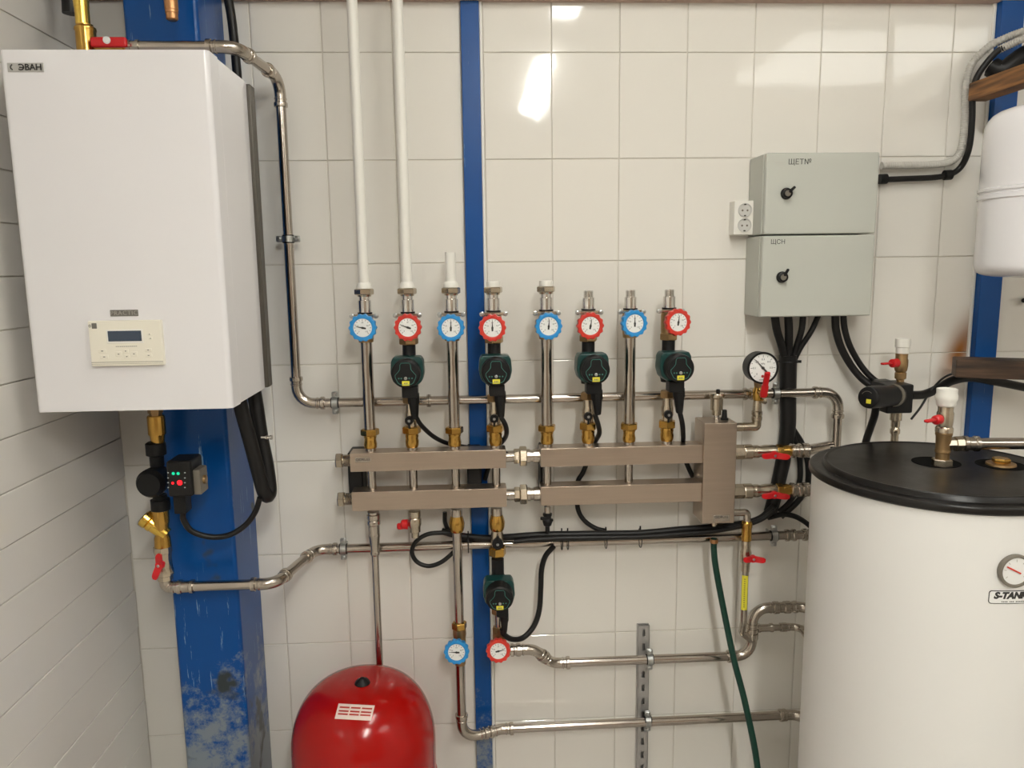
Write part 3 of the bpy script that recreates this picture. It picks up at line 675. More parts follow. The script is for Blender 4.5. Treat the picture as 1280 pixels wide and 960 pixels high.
# white plastic pipes standing in the first five valves
wlab = ['tall white plastic pipe to the ceiling, leftmost', 'tall white plastic pipe to the ceiling, second from left', 'short white plastic pipe stub ending in the air left of the blue strip',
        'short white plastic pipe end in front of the blue strip', 'short white plastic pipe end first right of the blue strip']
for i, ztop in enumerate((ZC + .002, ZC + .002, Zr(317), Zr(354.5), Zr(354.5))):
    X = XS[i]; t = thing('plastic_pipe', wlab[i], 'pipe', (X, -DR, Zr(361.5)))
    if i < 3:
        b = new(); lathe(b, (X, -DR, 0), (0, 0, 1), [(Zr(358), .0148), (ztop - .001, .0148), (ztop, .0135)], 24)
        if i == 2:
            b.free(); b = new(); rr = .0148; zz = Zr(358); rings = []
            for z_, r_ in ((zz, rr), (ztop, rr), (ztop, rr - .0035), (ztop - .05, rr - .0035)):
                rings.append([b.verts.new((X + r_ * math.cos(2 * PI * k / 24), -DR + r_ * math.sin(2 * PI * k / 24), z_)) for k in range(24)])
            for A, B in zip(rings, rings[1:]):
                for k in range(24): b.faces.new((A[k], A[(k + 1) % 24], B[(k + 1) % 24], B[k]))
            b.faces.new(rings[-1]); b.faces.new(rings[0])
        obj('pipe', b, 'pvc', t)
    b = new(); rl(b, X, [(361.5, 8), (360.5, 9.2), (355.5, 8.6), (354, 7.6), (353, 7.2)] if i < 3 else [(361.5, 8), (360.5, 8.6), (355, 8.6), (354, 8)], 24); obj('collar', b, 'pvc', t)
b = new(); q = at(557.5, 340, .085); box(b, q.x - .0015, q.x + .0015, -.075, -.072, Zr(352), Zr(316), .0008, 1)
box(b, q.x - .0015, q.x + .004, -.104, -.0725, Zr(353.5), Zr(352), .0005, 1); obj('plastic_strap', b, 'greyplast', None, 'thin grey strip standing beside the short white pipe stub', 'strip')

# ------------------------------------------------------------------ return risers (blue) and pump branches (red)
rwhere = {0: 'below the leftmost blue valve', 2: 'below the blue valve left of the blue strip', 4: 'below the blue valve right of the blue strip', 6: 'below the rightmost blue valve of the row'}
pwhere = {1: 'below the leftmost red valve', 3: 'in front of the blue strip, above the manifold', 5: 'third from left in the row of four', 7: 'rightmost of the row above the manifold'}
swhere = {1: 'under the leftmost pump of the row', 3: 'under the pump on the blue strip, above the manifold', 5: 'under the third pump of the row', 7: 'under the rightmost pump of the row'}
def union_low(X, lab, grp='brass unions on the manifold'):
    t = thing('pipe_union', lab, 'union', (X, -DR, UZ1), grp)
    b = new(); rhex(b, X, 536, 544, 11); obj('union_nut', b, 'brass', t)
    b = new(); rl(b, X, [(543.5, 7.5), (546, 8.2), (548, 7.4), (551, 7.6), (555, 8.4), (559, 8), (560, 7)], 20); obj('union_body', b, 'brass', t)
    b = new(); lathe(b, (X, -DR, 0), (0, 0, 1), [(UZ1 - .001, .0165), (Zr(559.5), .0155)], 20); obj('weld_neck', b, 'steel', t)
    return t
def pump(X, zc, lab, dcen=DR, fx=0.0, grp='green circulation pumps', nz=0.0, top=.073):
    """wet-rotor pump: ports, green housing, black round face with green outline, yellow sticker, plug"""
    t = thing('circulation_pump', lab, 'pump', (X, -dcen, zc - .05), grp); y = -dcen
    b = new(); lathe(b, (X, y, zc), (0, 0, 1), [(-.052, .021), (-.046, .0215), (-.02, .028), (.025, .026), (.04, .019), (top, .019)], 20); obj('pump_ports', b, 'black', t)
    c = V((X + fx * .35, 0, zc)); poly = [(-.038, .043), (.038, .043), (.045, .031), (.0475, -.004), (.041, -.028), (.025, -.042), (-.025, -.042), (-.041, -.028), (-.0475, -.004), (-.045, .031)]
    tb = bmesh.new(); A = [tb.verts.new((c.x + p[0], y - .012, c.z + p[1])) for p in poly]; B = [tb.verts.new((c.x + p[0] + fx * .3, y - .062, c.z + p[1])) for p in poly]
    tb.faces.new(A); tb.faces.new(B[::-1])
    for k in range(10): tb.faces.new((A[k], A[(k + 1) % 10], B[(k + 1) % 10], B[k]))
    bmesh.ops.recalc_face_normals(tb, faces=tb.faces); bmesh.ops.bevel(tb, geom=list(tb.edges), offset=.005, segments=2, profile=.5, affect='EDGES')
    b = new(); merge(b, tb); obj('motor_housing', b, 'green', t, part_label='dark green housing')
    nrm = V((fx * 3.0, -1, nz)).normalized(); fc = V((X + fx, y - .098, zc - .001)); m = face_mtx(fc, nrm)
    b = new(); lathe(b, (0, 0, 0), (0, 0, 1), [(-.042, .041), (-.012, .041), (-.004, .040), (-.001, .0365), (0, .0345)], 40); bmesh.ops.transform(b, matrix=m, verts=b.verts); face = obj('face_plate', b, 'black', t, part_label='round black face')
    S = [(-.011, .031), (.011, .031), (.0145, .026), (.0155, .013), (.0205, .006), (.029, -.003), (.0285, -.010), (.021, -.025), (.015, -.029), (-.015, -.029), (-.021, -.025), (-.0285, -.010), (-.029, -.003), (-.0205, .006), (-.0155, .013), (-.0145, .026)]
    P = [V((x, z, .0006)) for x, z in S]; b = new(); sweep(b, P + [P[0]], .0008, 6); bmesh.ops.transform(b, matrix=m, verts=b.verts); obj('outline', b, 'greenline', face, part_label='thin green outline')
    for k in range(3):
        pass
    b = new(); lathe(b, (0, -.012, -.001), (0, 0, 1), [(0, .0046), (.004, .0044), (.005, .003)], 16); bmesh.ops.transform(b, matrix=m, verts=b.verts); obj('knob', b, 'zinc', face, part_label='small grey knob')
    b = new(); box(b, -.0105, .0105, -.0325, -.0195, -.001, .0012, .0008, 1); n0 = len(b.faces)
    for x in (-.004, .0, .004): box(b, x - .0012, x + .0012, -.028, -.024, .0011, .0014)
    mark(b, n0, 1); bmesh.ops.transform(b, matrix=m, verts=b.verts); obj('sticker', b, ['yellow', 'greyplast'], face, part_label='yellow sticker')
    b = new()
    for (x, z) in ((-.019, -.012), (-.012, -.012), (.010, -.012), (.018, -.012)):
        lathe(b, (x, z, -.0006), (0, 0, 1), [(0, .0022), (.0009, .0022)], 10)
    bmesh.ops.transform(b, matrix=m, verts=b.verts); obj('marking', b, 'greenline', face)
    return t
def plug(t, a, c, r0, r1, n=8):
    b = new(); a, c = V(a), V(c); d = c - a; L = d.length
    lathe(b, a, d, [(-.004, r0 * .8), (0, r0), (L * .35, r0 * .98), (L * .4, r0 * .85), (L * .85, r1 * 1.15), (L, r1)], n, PI / 8); return obj('plug', b, 'black', t)
for i, X in enumerate(XS):
    if i % 2 == 0:
        b = new(); lathe(b, (X, -DR, 0), (0, 0, 1), [(Zr(540), .0168), (Zr(424), .0168)], 28)
        obj('riser_pipe', b, 'steel', None, f'vertical steel return pipe {rwhere[i]}', 'pipe', 'vertical return pipes above the manifold')
        union_low(X, f'brass union on the manifold {rwhere[i]}'.replace('of the row', ''))
    else:
        fx = (.000, .002, .008, .012)[i // 2]; zc = Zr(462.5)
        t = pump(X, zc, f'green circulation pump {pwhere[i]}', DR, fx - .004 if i < 3 else fx)
        # connector plug with the cable leaving it
        qa = V((X + .004 + fx, -.168, Zr(482))); qb = V((X + .014 + fx, -.150, Zr(521)))
        b = new(); box(b, X - .019 + fx * .5, X + .026 + fx * .5, -.18, -.135, Zr(494), Zr(480), .004, 2); obj('terminal_box', b, 'black', t)
        plug(t, V((X + .012 + fx * .6, -.160, Zr(490))), qb, .018, .010)
        t = thing('shutoff_valve', f'shut-off valve with black key knob, {swhere[i]}', 'valve', (X, -DR, UZ1), 'shut-off valves under the pumps')
        b = new(); rhex(b, X, 496, 505, 9.5); obj('top_nut', b, 'old_brass', t)
        b = new(); rl(b, X, [(536, 7), (529, 7), (526, 8), (518, 8), (514, 6.8), (508, 6.6), (504, 6.6)], 20); obj('valve_body', b, 'nickel', t)
        zk = Zr(524.5); b = new(); lathe(b, (X - .004, -DR - .012, zk), (0, -1, 0), [(0, .007), (.008, .007), (.009, .0125), (.020, .0125), (.022, .010)], 18); box(b, X - .007, X - .001, -DR - .036, -DR - .03, zk - .022, zk + .012, .0015, 1); obj('knob', b, 'black', t)
        b = new(); lathe(b, (X - .004, -DR - .0355, zk), (0, -1, 0), [(0, .0042), (.003, .0035)], 12); obj('screw', b, 'zinc', t)
        b = new(); rhex(b, X, 534, 543, 11); obj('union_nut', b, 'brass', t)
        b = new(); rl(b, X, [(542.5, 7.5), (546, 8.6), (549, 7.8), (552, 8.6), (557, 8.2), (560, 7)], 20); obj('union_body', b, 'brass', t)
        b = new(); lathe(b, (X, -DR, 0), (0, 0, 1), [(UZ1 - .001, .0165), (Zr(559.5), .0155)], 20); obj('weld_neck', b, 'steel', t)

# pump cables
cable('power_cable', 'black pump cable curving from leftmost pump to behind the third riser', [(520, 521, .15), (527, 532, .135), (541, 545, .10), (556, 553, .06), (572, 557, .04), (590, 560, .02)], r=.0068, group='pump cables')
cable('power_cable', 'black pump cable from the pump on the blue strip down behind the manifold', [(626, 521, .15), (632, 532, .145), (633, 543, .12), (628, 552, .06), (620, 560, .04), (612, 580, .03), (606, 600, .03)], r=.0072, group='pump cables')
cable('power_cable', 'black pump cable from third pump down behind the right manifold', [(743.5, 518, .15), (748, 532, .145), (749, 542, .12), (743.5, 553, .06), (736, 572, .045), (729, 590, .04), (722, 604, .04), (722, 634, .035), (730, 650, .035), (744, 660, .04), (758, 664, .05)], r=.0075, group='pump cables')
cable('power_cable', 'black pump cable from rightmost pump passing behind the right manifold', [(850, 516, .15), (853, 530, .145), (854, 545, .12), (854, 556, .06), (857, 575, .045), (866, 596, .04), (876, 612, .035), (886, 632, .035), (898, 650, .035)], r=.0075, group='pump cables')

# ================================================================== BELOW THE MANIFOLDS
t = thing('pipe_adapter', 'steel press adapter under the left end of the lower manifold bar', 'fitting', (X0, -DR, Zr(690)))
b = new(); rl(b, X0, [(694, 5.2), (692, 6.2), (690, 6.2), (688, 5.4), (672, 7), (670, 7.6), (668, 7.6), (666, 7.2), (656, 7.6), (655, 8.6), (651, 8.6), (650, 7.8), (648, 8.6), (643, 8.6), (642, 7.6), (639.5, 7.6)], 22); obj('adapter_body', b, 'press', t)
b = new(); lathe(b, (X0, -DR, 0), (0, 0, 1), [(.585, .0108), (Zr(690), .0108)], 20); obj('vessel_pipe', b, 'steel', None, 'thin vertical steel pipe down to the red vessel', 'pipe')
t = thing('drain_valve', 'small drain valve with red side handle under the left manifold', 'valve', (XS[1], -DR, Zr(673)))
b = new(); rl(b, XS[1], [(673, 5), (667, 5.2), (666, 7), (660, 7.2), (656, 8.4), (650, 8.4), (648, 7), (647, 7.8), (640, 7.8), (639.5, 7)], 20); obj('valve_body', b, 'nickel', t)
z = Zr(656.5); b = new(); lathe(b, (XS[1] - .014, -DR, z), (-1, 0, .0), [(0, .006), (.006, .006), (.007, .0155), (.024, .0145), (.028, .010)], 16); box(b, XS[1] - .054, XS[1] - .032, -DR - .007, -DR + .007, z - .015, z + .004, .004, 1); obj('handle', b, 'redlever', t, part_label='red side handle')
def low_union(X, lab, t=None):
    t = thing('pipe_union', lab, 'union', (X, -DR, Zr(667)))
    b = new(); rl(b, X, [(650, 7), (646, 7.4), (640, 7), (639, 7)], 20); obj('weld_neck', b, 'steel', t)
    b = new(); rl(b, X, [(668, 7), (666.5, 8.4), (663, 9.6), (657, 10.2), (652, 9), (648, 7.6)], 20); obj('union_body', b, 'brass', t); return t
low_union(XS[2], 'bulbous brass union under the manifold above the blue lower valve')
zb = .329
pipe_run('heating_pipe', 'steel pipe through the blue lower valve, then lowest along the wall', 'pipe', [(XS[2], -DR, Zr(667)), (XS[2], -DR, zb), (.06, -.066, zb), (1.06, -.060, zb + .004), (1.06, -.2575, zb + .004)], .0145, .055, couplings=[((.985, -.06, zb + .004), (1, 0, 0), .02)])
t = thing('thermometer_valve', 'blue thermometer valve low on the wall beside the red vessel', 'valve', (XS[2], -DR, Zr(835)))
b = new(); rhex(b, XS[2], 781, 789.5, 9.4); obj('top_nut', b, 'brass', t)
b = new(); rl(b, XS[2], [(834, 7), (826, 8), (800, 8.2), (796, 9), (789, 8.6)], 20); obj('valve_body', b, 'old_brass', t)
c = at(570.5, 816, .178); b = new(); lathe(b, (XS[2], -DR, c.z), (c.x - XS[2], -.178 + DR, 0), [(0, .009), (.05, .009)], 14); obj('spindle', b, 'brass', t)
thermo_handle(t, V((c.x, -.178, c.z)), 'blue', .0385, 178, (-.06, -1, .08))
# fourth column: brass union, key valve, pump, red valve
low_union(XS[3], 'bulbous brass union under the manifold above the lower pump')
t = thing('shutoff_valve', 'shut-off valve with round black key knob above the lower pump', 'valve', (XS[3], -DR, Zr(699)))
b = new(); rl(b, XS[3], [(692, 7), (686, 7.6), (680, 8.6), (674, 8.6), (668, 7.4), (664, 7)], 20); obj('valve_body', b, 'nickel', t)
b = new(); rhex(b, XS[3], 688, 699, 10.6); obj('union_nut', b, 'brass', t)
zk = Zr(680); b = new(); lathe(b, (XS[3], -DR - .014, zk), (0, -1, 0), [(0, .007), (.008, .007), (.009, .0165), (.020, .0165), (.022, .013)], 20); box(b, XS[3] - .004, XS[3] + .004, -DR - .0385, -DR - .030, zk - .012, zk + .026, .0015, 1); obj('knob', b, 'black', t)
b = new(); lathe(b, (XS[3], -DR - .038, zk), (0, -1, 0), [(0, .0045), (.003, .0035)], 12); obj('screw', b, 'zinc', t)
zc = Zr(737.5)
t = pump(XS[3], zc, 'green circulation pump hanging below the left manifold', DR, .002, nz=-.10, top=zat(XS[3], DR, 698) - zc)
b = new(); box(b, XS[3] - .008, XS[3] + .028, -.185, -.125, zc - .068, zc - .038, .004, 2); obj('terminal_box', b, 'black', t)
plug(t, V((XS[3] + .016, -.160, zc - .066)), V((XS[3] + .016, -.150, Zr(788))), .014, .008)
t = thing('thermometer_valve', 'red thermometer valve below the lower pump', 'valve', (XS[3], -DR, Zr(832)))
b = new(); rhex(b, XS[3], 760, 772, 8.8); obj('top_nut', b, 'old_brass', t)
b = new(); rl(b, XS[3], [(793, 5.6), (771, 5.6)], 18); obj('tail_pipe', b, 'steel', t)
b = new(); rhex(b, XS[3], 788, 796, 8); obj('lower_nut', b, 'old_brass', t)
b = new(); rl(b, XS[3], [(826, 6), (824, 8), (800, 8.6), (795, 8)], 20); zt = at(640, 812.5, DR).z; lathe(b, (XS[3], -DR, zt), (1, 0, 0), [(0, .016), (.034, .016)], 18); obj('valve_body', b, 'old_brass', t)
c = at(623, 814.5, .178); b = new(); lathe(b, (XS[3], -DR, c.z), (c.x - XS[3], -.178 + DR, 0), [(0, .009), (.05, .009)], 14); obj('spindle', b, 'brass', t)
thermo_handle(t, V((c.x, -.178, c.z)), 'red', .0375, 12, (-.02, -1, .08))
pipe_run('heating_pipe', 'steel pipe from the red lower valve dipping, running right and rising behind the green hose', 'pipe',
         [(.085, -DR, zt), (.165, -DR, zt), (.228, -.062, .547), (.873, -.060, .547), (.873, -.060, .708), (1.06, -.060, .708), (1.06, -.2575, .708)], .0145, .048,
         couplings=[((.108, -DR, zt), (1, 0, 0), .03), ((.198, -.086, (zt + .547) / 2), (.063, .048, .547 - zt), .02), ((.965, -.06, .708), (1, 0, 0), .035), ((1.0, -.06, .708), (1, 0, 0), .03), ((.873, -.06, .632), (0, 0, 1), .05)])
pipe_run('branch_pipe', 'thin steel branch pipe leaving the rising pipe towards the white tank', 'pipe', [(.886, -.060, .640), (1.03, -.060, .640), (1.03, -.2665, .640)], .0105, .03,
         couplings=[((.915, -.06, .64), (1, 0, 0), .05), ((.975, -.06, .64), (1, 0, 0), .02)])
t = thing('drain_plug', 'small black drain plug under the left end of the right manifold', 'plug', (XS[4], -DR, Zr(672)))
b = new(); rl(b, XS[4], [(651, 4), (639, 4.2)], 16); obj('stub', b, 'steel', t)
b = new(); rl(b, XS[4], [(672, 2.6), (671, 3), (664, 3), (663, 5), (658, 6.6), (656, 6.6), (654, 5), (652, 5), (650, 6), (648, 6), (647, 4)], 14); z = Zr(653); box(b, XS[4] - .022, XS[4] + .006, -DR - .012, -DR - .004, z - .005, z + .005, .002, 1); box(b, XS[4] + .006, XS[4] + .017, -DR - .008, -DR + .004, z - .012, z - .004, .002, 1); obj('plug', b, 'black', t)

# perforated mounting channel with its two clamps
q0, q1 = at(799.5, 783, .022), at(812.5, 783, .022)
CX0, CX1 = q0.x - .004, q1.x - .002
tb = new(); zt0 = q0.z; sl = []; b = new()
NX = [CX0, CX0 + (CX1 - CX0) * .36, CX0 + (CX1 - CX0) * .64, CX1]; zs = [0.0]; z = 0.03
while z < zt0 - .03: zs += [z, z + .024]; z += .048
zs.append(zt0)
for a in range(3):
    for k in range(len(zs) - 1):
        if a == 1 and k % 2 == 1: continue
        vs = [b.verts.new((x, -.022, zz)) for x, zz in ((NX[a], zs[k]), (NX[a + 1], zs[k]), (NX[a + 1], zs[k + 1]), (NX[a], zs[k + 1]))]; b.faces.new(vs)
bmesh.ops.remove_doubles(b, verts=b.verts, dist=1e-5)
for X_ in (CX0, CX1):
    box(b, X_ - .0012, X_ + .0012, -.022, .002, 0, zt0)
bmesh.ops.solidify(b, geom=[f for f in b.faces if all(abs(v.co.y + .022) < 1e-5 for v in f.verts)], thickness=.0018)
box(b, CX0, CX1, -.003, .002, 0, zt0)
o = obj('mounting_channel', b, 'galv', None, 'grey perforated steel channel standing low on the wall', 'channel', ang=30)
clamp('zinc pipe clamp on the upper of the two pipes at the perforated channel', (xat(.547, .06, 812), -.06, .547), (1, 0, 0), .0145, (0, 0, 1), True, -.02)
clamp('zinc pipe clamp on the lowest pipe at the perforated channel', (xat(.333, .06, 809.5), -.06, .3325), (1, 0, 0), .0145, (0, 0, 1), True, -.02)

# ------------------------------------------------------------------ cables below the manifolds
cable('cable_bundle', 'black cable bundle lying along the lower pipe below the manifolds', [(552, 664, .05), (572, 669, .055), (596, 672, .06), (616, 672.5, .066), (640, 671, .078), (680, 668.5, .085), (740, 667.5, .085), (800, 666.5, .085), (850, 662, .085), (890, 659, .08), (925, 655, .07), (950, 648, .06), (968, 632, .05)], r=.0105)
cable('cable_bundle', 'second thinner black cable along the lower pipe below the manifolds', [(642, 677, .100), (680, 673.5, .103), (740, 672, .105), (800, 671, .105), (850, 667.5, .103), (890, 664, .098), (925, 658, .088), (950, 650, .075), (968, 638, .068)], r=.0075)
cable('power_cable', 'black cable loop hanging behind the pipe of the blue lower valve', [(556, 640, .03), (557, 655, .03), (566, 668, .035), (590, 676, .07)], r=.0068)
cable('power_cable', 'round black cable loop left of the pipe above the red vessel', [(572, 667, .09), (552, 666, .09), (534, 668, .09), (520, 677, .09), (515, 690, .085), (521, 702, .085), (535, 707.5, .085), (551, 703, .085), (566, 691, .085), (576, 680, .083)], r=.0068)
cable('power_cable', 'black pump cable looping from the lower pump up to the cable bundle', [(628, 786, .15), (630, 793, .145), (640, 799, .13), (654, 797, .11), (667, 783, .09), (674, 763, .08), (676, 735, .075), (677, 712, .075), (682, 695, .08), (692, 683, .09)], r=.0085, group='pump cables')
for k, px in enumerate((585.5, 702, 709.5, 757, 800)):
    X_ = xat(.949, .07, px); b = new(); C_ = []
    for j in range(20):
        a = 2 * PI * j / 20; C_.append(V((X_, -.070 + .027 * math.cos(a), .9585 + .029 * math.sin(a))))
    sweep(b, C_ + [C_[0]], .0016, 6); box(b, X_ - .002, X_ + .002, -.074, -.070, .985, .998)
    obj('cable_tie', b, 'black', None, 'black cable tie round the lower pipe, ' + ('on the blue strip', 'left one of the close pair', 'right one of the close pair', 'middle of the right manifold', 'above the perforated channel')[k], 'cable tie', 'cable ties on the lower pipe')

# ================================================================== HYDRAULIC SEPARATOR AND ITS VALVES
SX0, SX1, DS = .673, .772, .10
t = thing('hydraulic_separator', 'upright brushed steel box joining the right ends of the manifolds', 'separator', ((SX0 + SX1) / 2, -DS, 1.026))
b = new(); box(b, SX0, SX1, -.15, -.05, 1.026, 1.335, .003, 2); obj('body', b, 'brushed', t)
b = new(); q0, q1 = at(891.5, 644, .151), at(912, 651.5, .151); box(b, q0.x, q1.x, -.1508, -.149, q1.z, q0.z, .0003, 1); lab = obj('maker_plate', b, 'press', t, part_label='small steel maker plate')
b = text('GIDRUSS', .0105, face_mtx(((q0.x + q1.x) / 2, -.1509, (q0.z + q1.z) / 2 + .003))); obj('lettering', b, 'ink', lab)
b = new(); dx = xat(1.02, DS, 892.5); lathe(b, (dx, -DS, 1.028), (0, 0, -1), [(0, .009), (.012, .009), (.012, .012), (.02, .012), (.021, .008), (.026, .008)], 12); obj('drain_stub', b, 'nickel', t)
vx = xat(1.35, DS, 895.5)
t = thing('air_vent', 'small brass air vent standing on top of the upright steel box', 'air vent', (vx, -DS, 1.334))
b = new(); vl(b, vx, DS, stepped([(529, 518, 3.6)])); obj('stub', b, 'chrome', t)
b = new(); vl(b, vx, DS, [(519, 4), (518.5, 5.6), (512.5, 5.8), (512, 7.6), (498, 7.8), (496.5, 9.2), (493, 9.4), (491.5, 8.4), (491, 5)]); obj('chamber', b, 'nickel', t)
b = new(); vl(b, vx + .003, DS, [(491.4, 2.2), (490, 2.6), (487, 2.4), (486.5, 1.6)], 12); obj('cap', b, 'black', t)
sx = xat(1.345, DS, 905.5)
t = thing('temperature_sensor', 'small black sensor plug on top of the upright steel box', 'sensor', (sx, -DS, 1.334))
b = new(); vl(b, sx, DS, [(529, 5.2), (523, 5.0), (522, 3.6), (513, 3), (512, 2.2)], 12); obj('housing', b, 'black', t)
# fitting up to the pressure gauge
zf = at(935, 533.5, DS).z; gx = xat(1.38, DS, 946.5)
t = thing('pipe_fitting', 'nickel elbow fitting from the steel box up to the pressure gauge', 'fitting', (SX1, -DS, zf))
b = new(); hl(b, zf, DS, [(919, 5.4), (927, 5.6), (927, 5), (929, 5), (929, 5.6), (936, 5.4), (943, 5.8)], 20); obj('side_arm', b, 'nickel', t)
b = new(); p_, _a = fillet([(xat(zf, DS, 941), -DS, zf), (gx, -DS, zf), (gx, -DS, zat(gx, DS, 524))], .016); sweep(b, p_, .0138, 18); obj('elbow', b, 'nickel', t)
b = new(); vl(b, gx, DS, [(526, 5), (525, 6.4), (521, 6.6), (520, 5.6), (518, 6.6), (514, 6.6), (513, 5.6), (505, 5.4), (499, 4.6)], 20); obj('riser_nipple', b, 'nickel', t)
t = thing('gauge_valve', 'three-way gauge valve with long red lever under the pressure gauge', 'valve', (gx, -DS, zat(gx, DS, 502)))
b = new(); vl(b, gx, DS, [(501, 4.6), (498, 5.6), (493, 6.4), (489, 6.4), (486, 5.2), (484, 4.4), (481, 4.4)], 20); obj('valve_body', b, 'brass', t)
zz = at(946, 491, .12).z; b = new(); lathe(b, (gx, -DS, zz), (0, -1, 0), [(0, .008), (.050, .008), (.050, .010), (.058, .010)], 14); obj('spindle', b, 'brass', t)
b = new(); q = at(955, 502, .125); lathe(b, (q.x, -.105, q.z), (.2, -1, 0), [(0, .006), (.012, .008), (.02, .008), (.021, .005)], 12); obj('bleed_screw', b, 'nickel', t)
b = new(); A = at(959.5, 466, .205); B = at(954.2, 494.5, .165); ax = (A - B); L = ax.length; s = V((1, 0, 0)); aa = ax.normalized(); s = (s - aa * s.dot(aa)).normalized(); nn = aa.cross(s)
mt = Matrix((s, nn, aa)).transposed().to_4x4(); mt.translation = B; box(b, -.0105, .0105, -.006, .006, -.004, L * .45, .004, 2, mt); box(b, -.0085, .0085, -.005, .005, L * .3, L + .002, .004, 2, mt); obj('lever', b, 'redlever', t, part_label='long red lever')
b = new(); lathe(b, (gx, -.153, zz), (q.x * 0 + (B.x - gx), -.165 + .153, B.z - zz), [(0, .007), ((B - V((gx, -.153, zz))).length, .007)], 12); obj('lever_root', b, 'redlever', t)
gc = at(953.7, 460, .165); gd = .165
t = thing('pressure_gauge', 'round black-rimmed pressure gauge with white dial on the wall pipes', 'gauge', (gc.x, -gd, gc.z - .05))
R_ = mm(gc, 20.2); gn = V((.05, -1, .0)); m = face_mtx(gc, gn)
b = new(); lathe(b, (0, 0, -.046), (0, 0, 1), [(0, R_ * .88), (.003, R_ * .95), (.040, R_ * .96), (.041, R_), (.0475, R_), (.049, R_ * .98), (.049, R_ * .885), (.045, R_ * .875)], 48); bmesh.ops.transform(b, matrix=m, verts=b.verts); obj('case', b, 'black', t)
b = new(); lathe(b, (0, 0, -.0015), (0, 0, 1), [(0, R_ * .88), (.001, R_ * .88)], 48); n0 = len(b.faces)
for k in range(13):
    a = math.radians(225 - 270 * k / 12); u = V((math.cos(a), math.sin(a), 0)); mt = Matrix((u, V((0, 0, 1)).cross(u), V((0, 0, 1)))).transposed().to_4x4()
    box(b, R_ * (.66 if k % 2 == 0 else .72), R_ * .80, -R_ * .012, R_ * .012, -.0008, -.0002, mtx=mt)
for k, s in enumerate(('0', '0.1', '0.2', '0.3', '0.4', '0.5', '0.6')):
    a = math.radians(225 - 270 * k / 6); merge(b, text(s[-3:], R_ * .17, Matrix.Translation((R_ * .53 * math.cos(a), R_ * .53 * math.sin(a), -.0005)), .0001))
merge(b, text('MPa', R_ * .15, Matrix.Translation((0, R_ * .26, -.0005)), .0001)); box(b, -R_ * .22, R_ * .12, -R_ * .76, -R_ * .73, -.0008, -.0003)
mark(b, n0, 1); bmesh.ops.transform(b, matrix=m, verts=b.verts); obj('dial', b, ['dial', 'ink'], t)
b = new(); lathe(b, (0, -R_ * .52, -.0008), (0, 0, 1), [(0, R_ * .09), (.0005, R_ * .09)], 16); bmesh.ops.transform(b, matrix=m, verts=b.verts); obj('dial_mark', b, 'redink', t)
b = new(); a = math.radians(133); u = V((math.cos(a), math.sin(a), 0)); mt = Matrix((u, V((0, 0, 1)).cross(u), V((0, 0, 1)))).transposed().to_4x4()
tb = bmesh.new(); L2 = []
for x, hw in ((-R_ * .36, R_ * .06), (-R_ * .12, R_ * .05), (0, R_ * .045), (R_ * .15, R_ * .03), (R_ * .70, R_ * .008)): L2.append([tb.verts.new((x, y, z)) for y, z in ((-hw, .0012), (hw, .0012), (hw, .002), (-hw, .002))])
for A, B in zip(L2, L2[1:]):
    for k in range(4): tb.faces.new((A[k], A[(k + 1) % 4], B[(k + 1) % 4], B[k]))
tb.faces.new(L2[0][::-1]); tb.faces.new(L2[-1]); bmesh.ops.transform(tb, matrix=mt, verts=tb.verts); merge(b, tb); lathe(b, (0, 0, -.0005), (0, 0, 1), [(0, R_ * .09), (.003, R_ * .09)], 16); bmesh.ops.transform(b, matrix=m, verts=b.verts); obj('needle', b, 'ink', t)
b = new(); lathe(b, (gc.x, -.128, gc.z - R_ * .85), (gx - gc.x, -DS + .128, zat(gx, DS, 484) - gc.z + R_ * .85), [(0, .012), ((V((gx, -DS, zat(gx, DS, 484))) - V((gc.x, -.128, gc.z - R_ * .85))).length, .010)], 4); obj('stem', b, 'old_brass', t)
# two red-handled ball valves to the storage tank
for row, lab, pl in ((564.5, 'upper red-handled ball valve between the steel box and white tank', 'steel pipe from the upper red-handled valve to the bent wall pipe'), (613.5, 'lower red-handled ball valve between the steel box and white tank', 'steel pipe from the lower red-handled valve to the white tank')):
    z = at(945, row, DS).z; t = thing('ball_valve', lab, 'valve', (SX1, -DS, z))
    b = new(); hexnut(b, (0, -DS, z), (1, 0, 0), SX1 - .002, xat(z, DS, 930), .0225); hl(b, z, DS, [(929, 9), (930, 9.4), (939, 9.4), (940, 8), (943, 8)], 24); obj('union_nut', b, 'nickel', t)
    b = new(); hl(b, z, DS, [(941, 7.4), (943, 8.2), (947, 8.2), (950, 7), (956, 8.4), (966, 8.4), (970, 7.4)], 24); obj('valve_body', b, 'nickel', t)
    b = new(); hexnut(b, (0, -DS, z), (1, 0, 0), xat(z, DS, 970), xat(z, DS, 978), .0205); hl(b, z, DS, [(977, 7.4), (984, 7.8), (987, 6.6), (990, 6.6)], 20); obj('brass_nut', b, 'brass', t)
    butterfly(t, (xat(z, DS, 962), -DS - .036, z - .002), (1, 0, -.05), (0, -1, -.15), .042)
    xa = xat(z, DS, 988)
    pts = [(xa, -DS, z), (1.005, -DS, z), (1.085, -.062, z), (1.104, -.060, z)] if row < 600 else [(xa, -DS, z), (1.09, -DS, z), (1.09, -.248, z)]
    pipe_run('tank_pipe', pl, 'pipe', pts, .0165, .035, elbow=row > 600, ext=.02, couplings=[((xa + .016, -DS, z), (1, 0, 0), .028), ((xa + .046, -DS, z), (1, 0, 0), .018)])
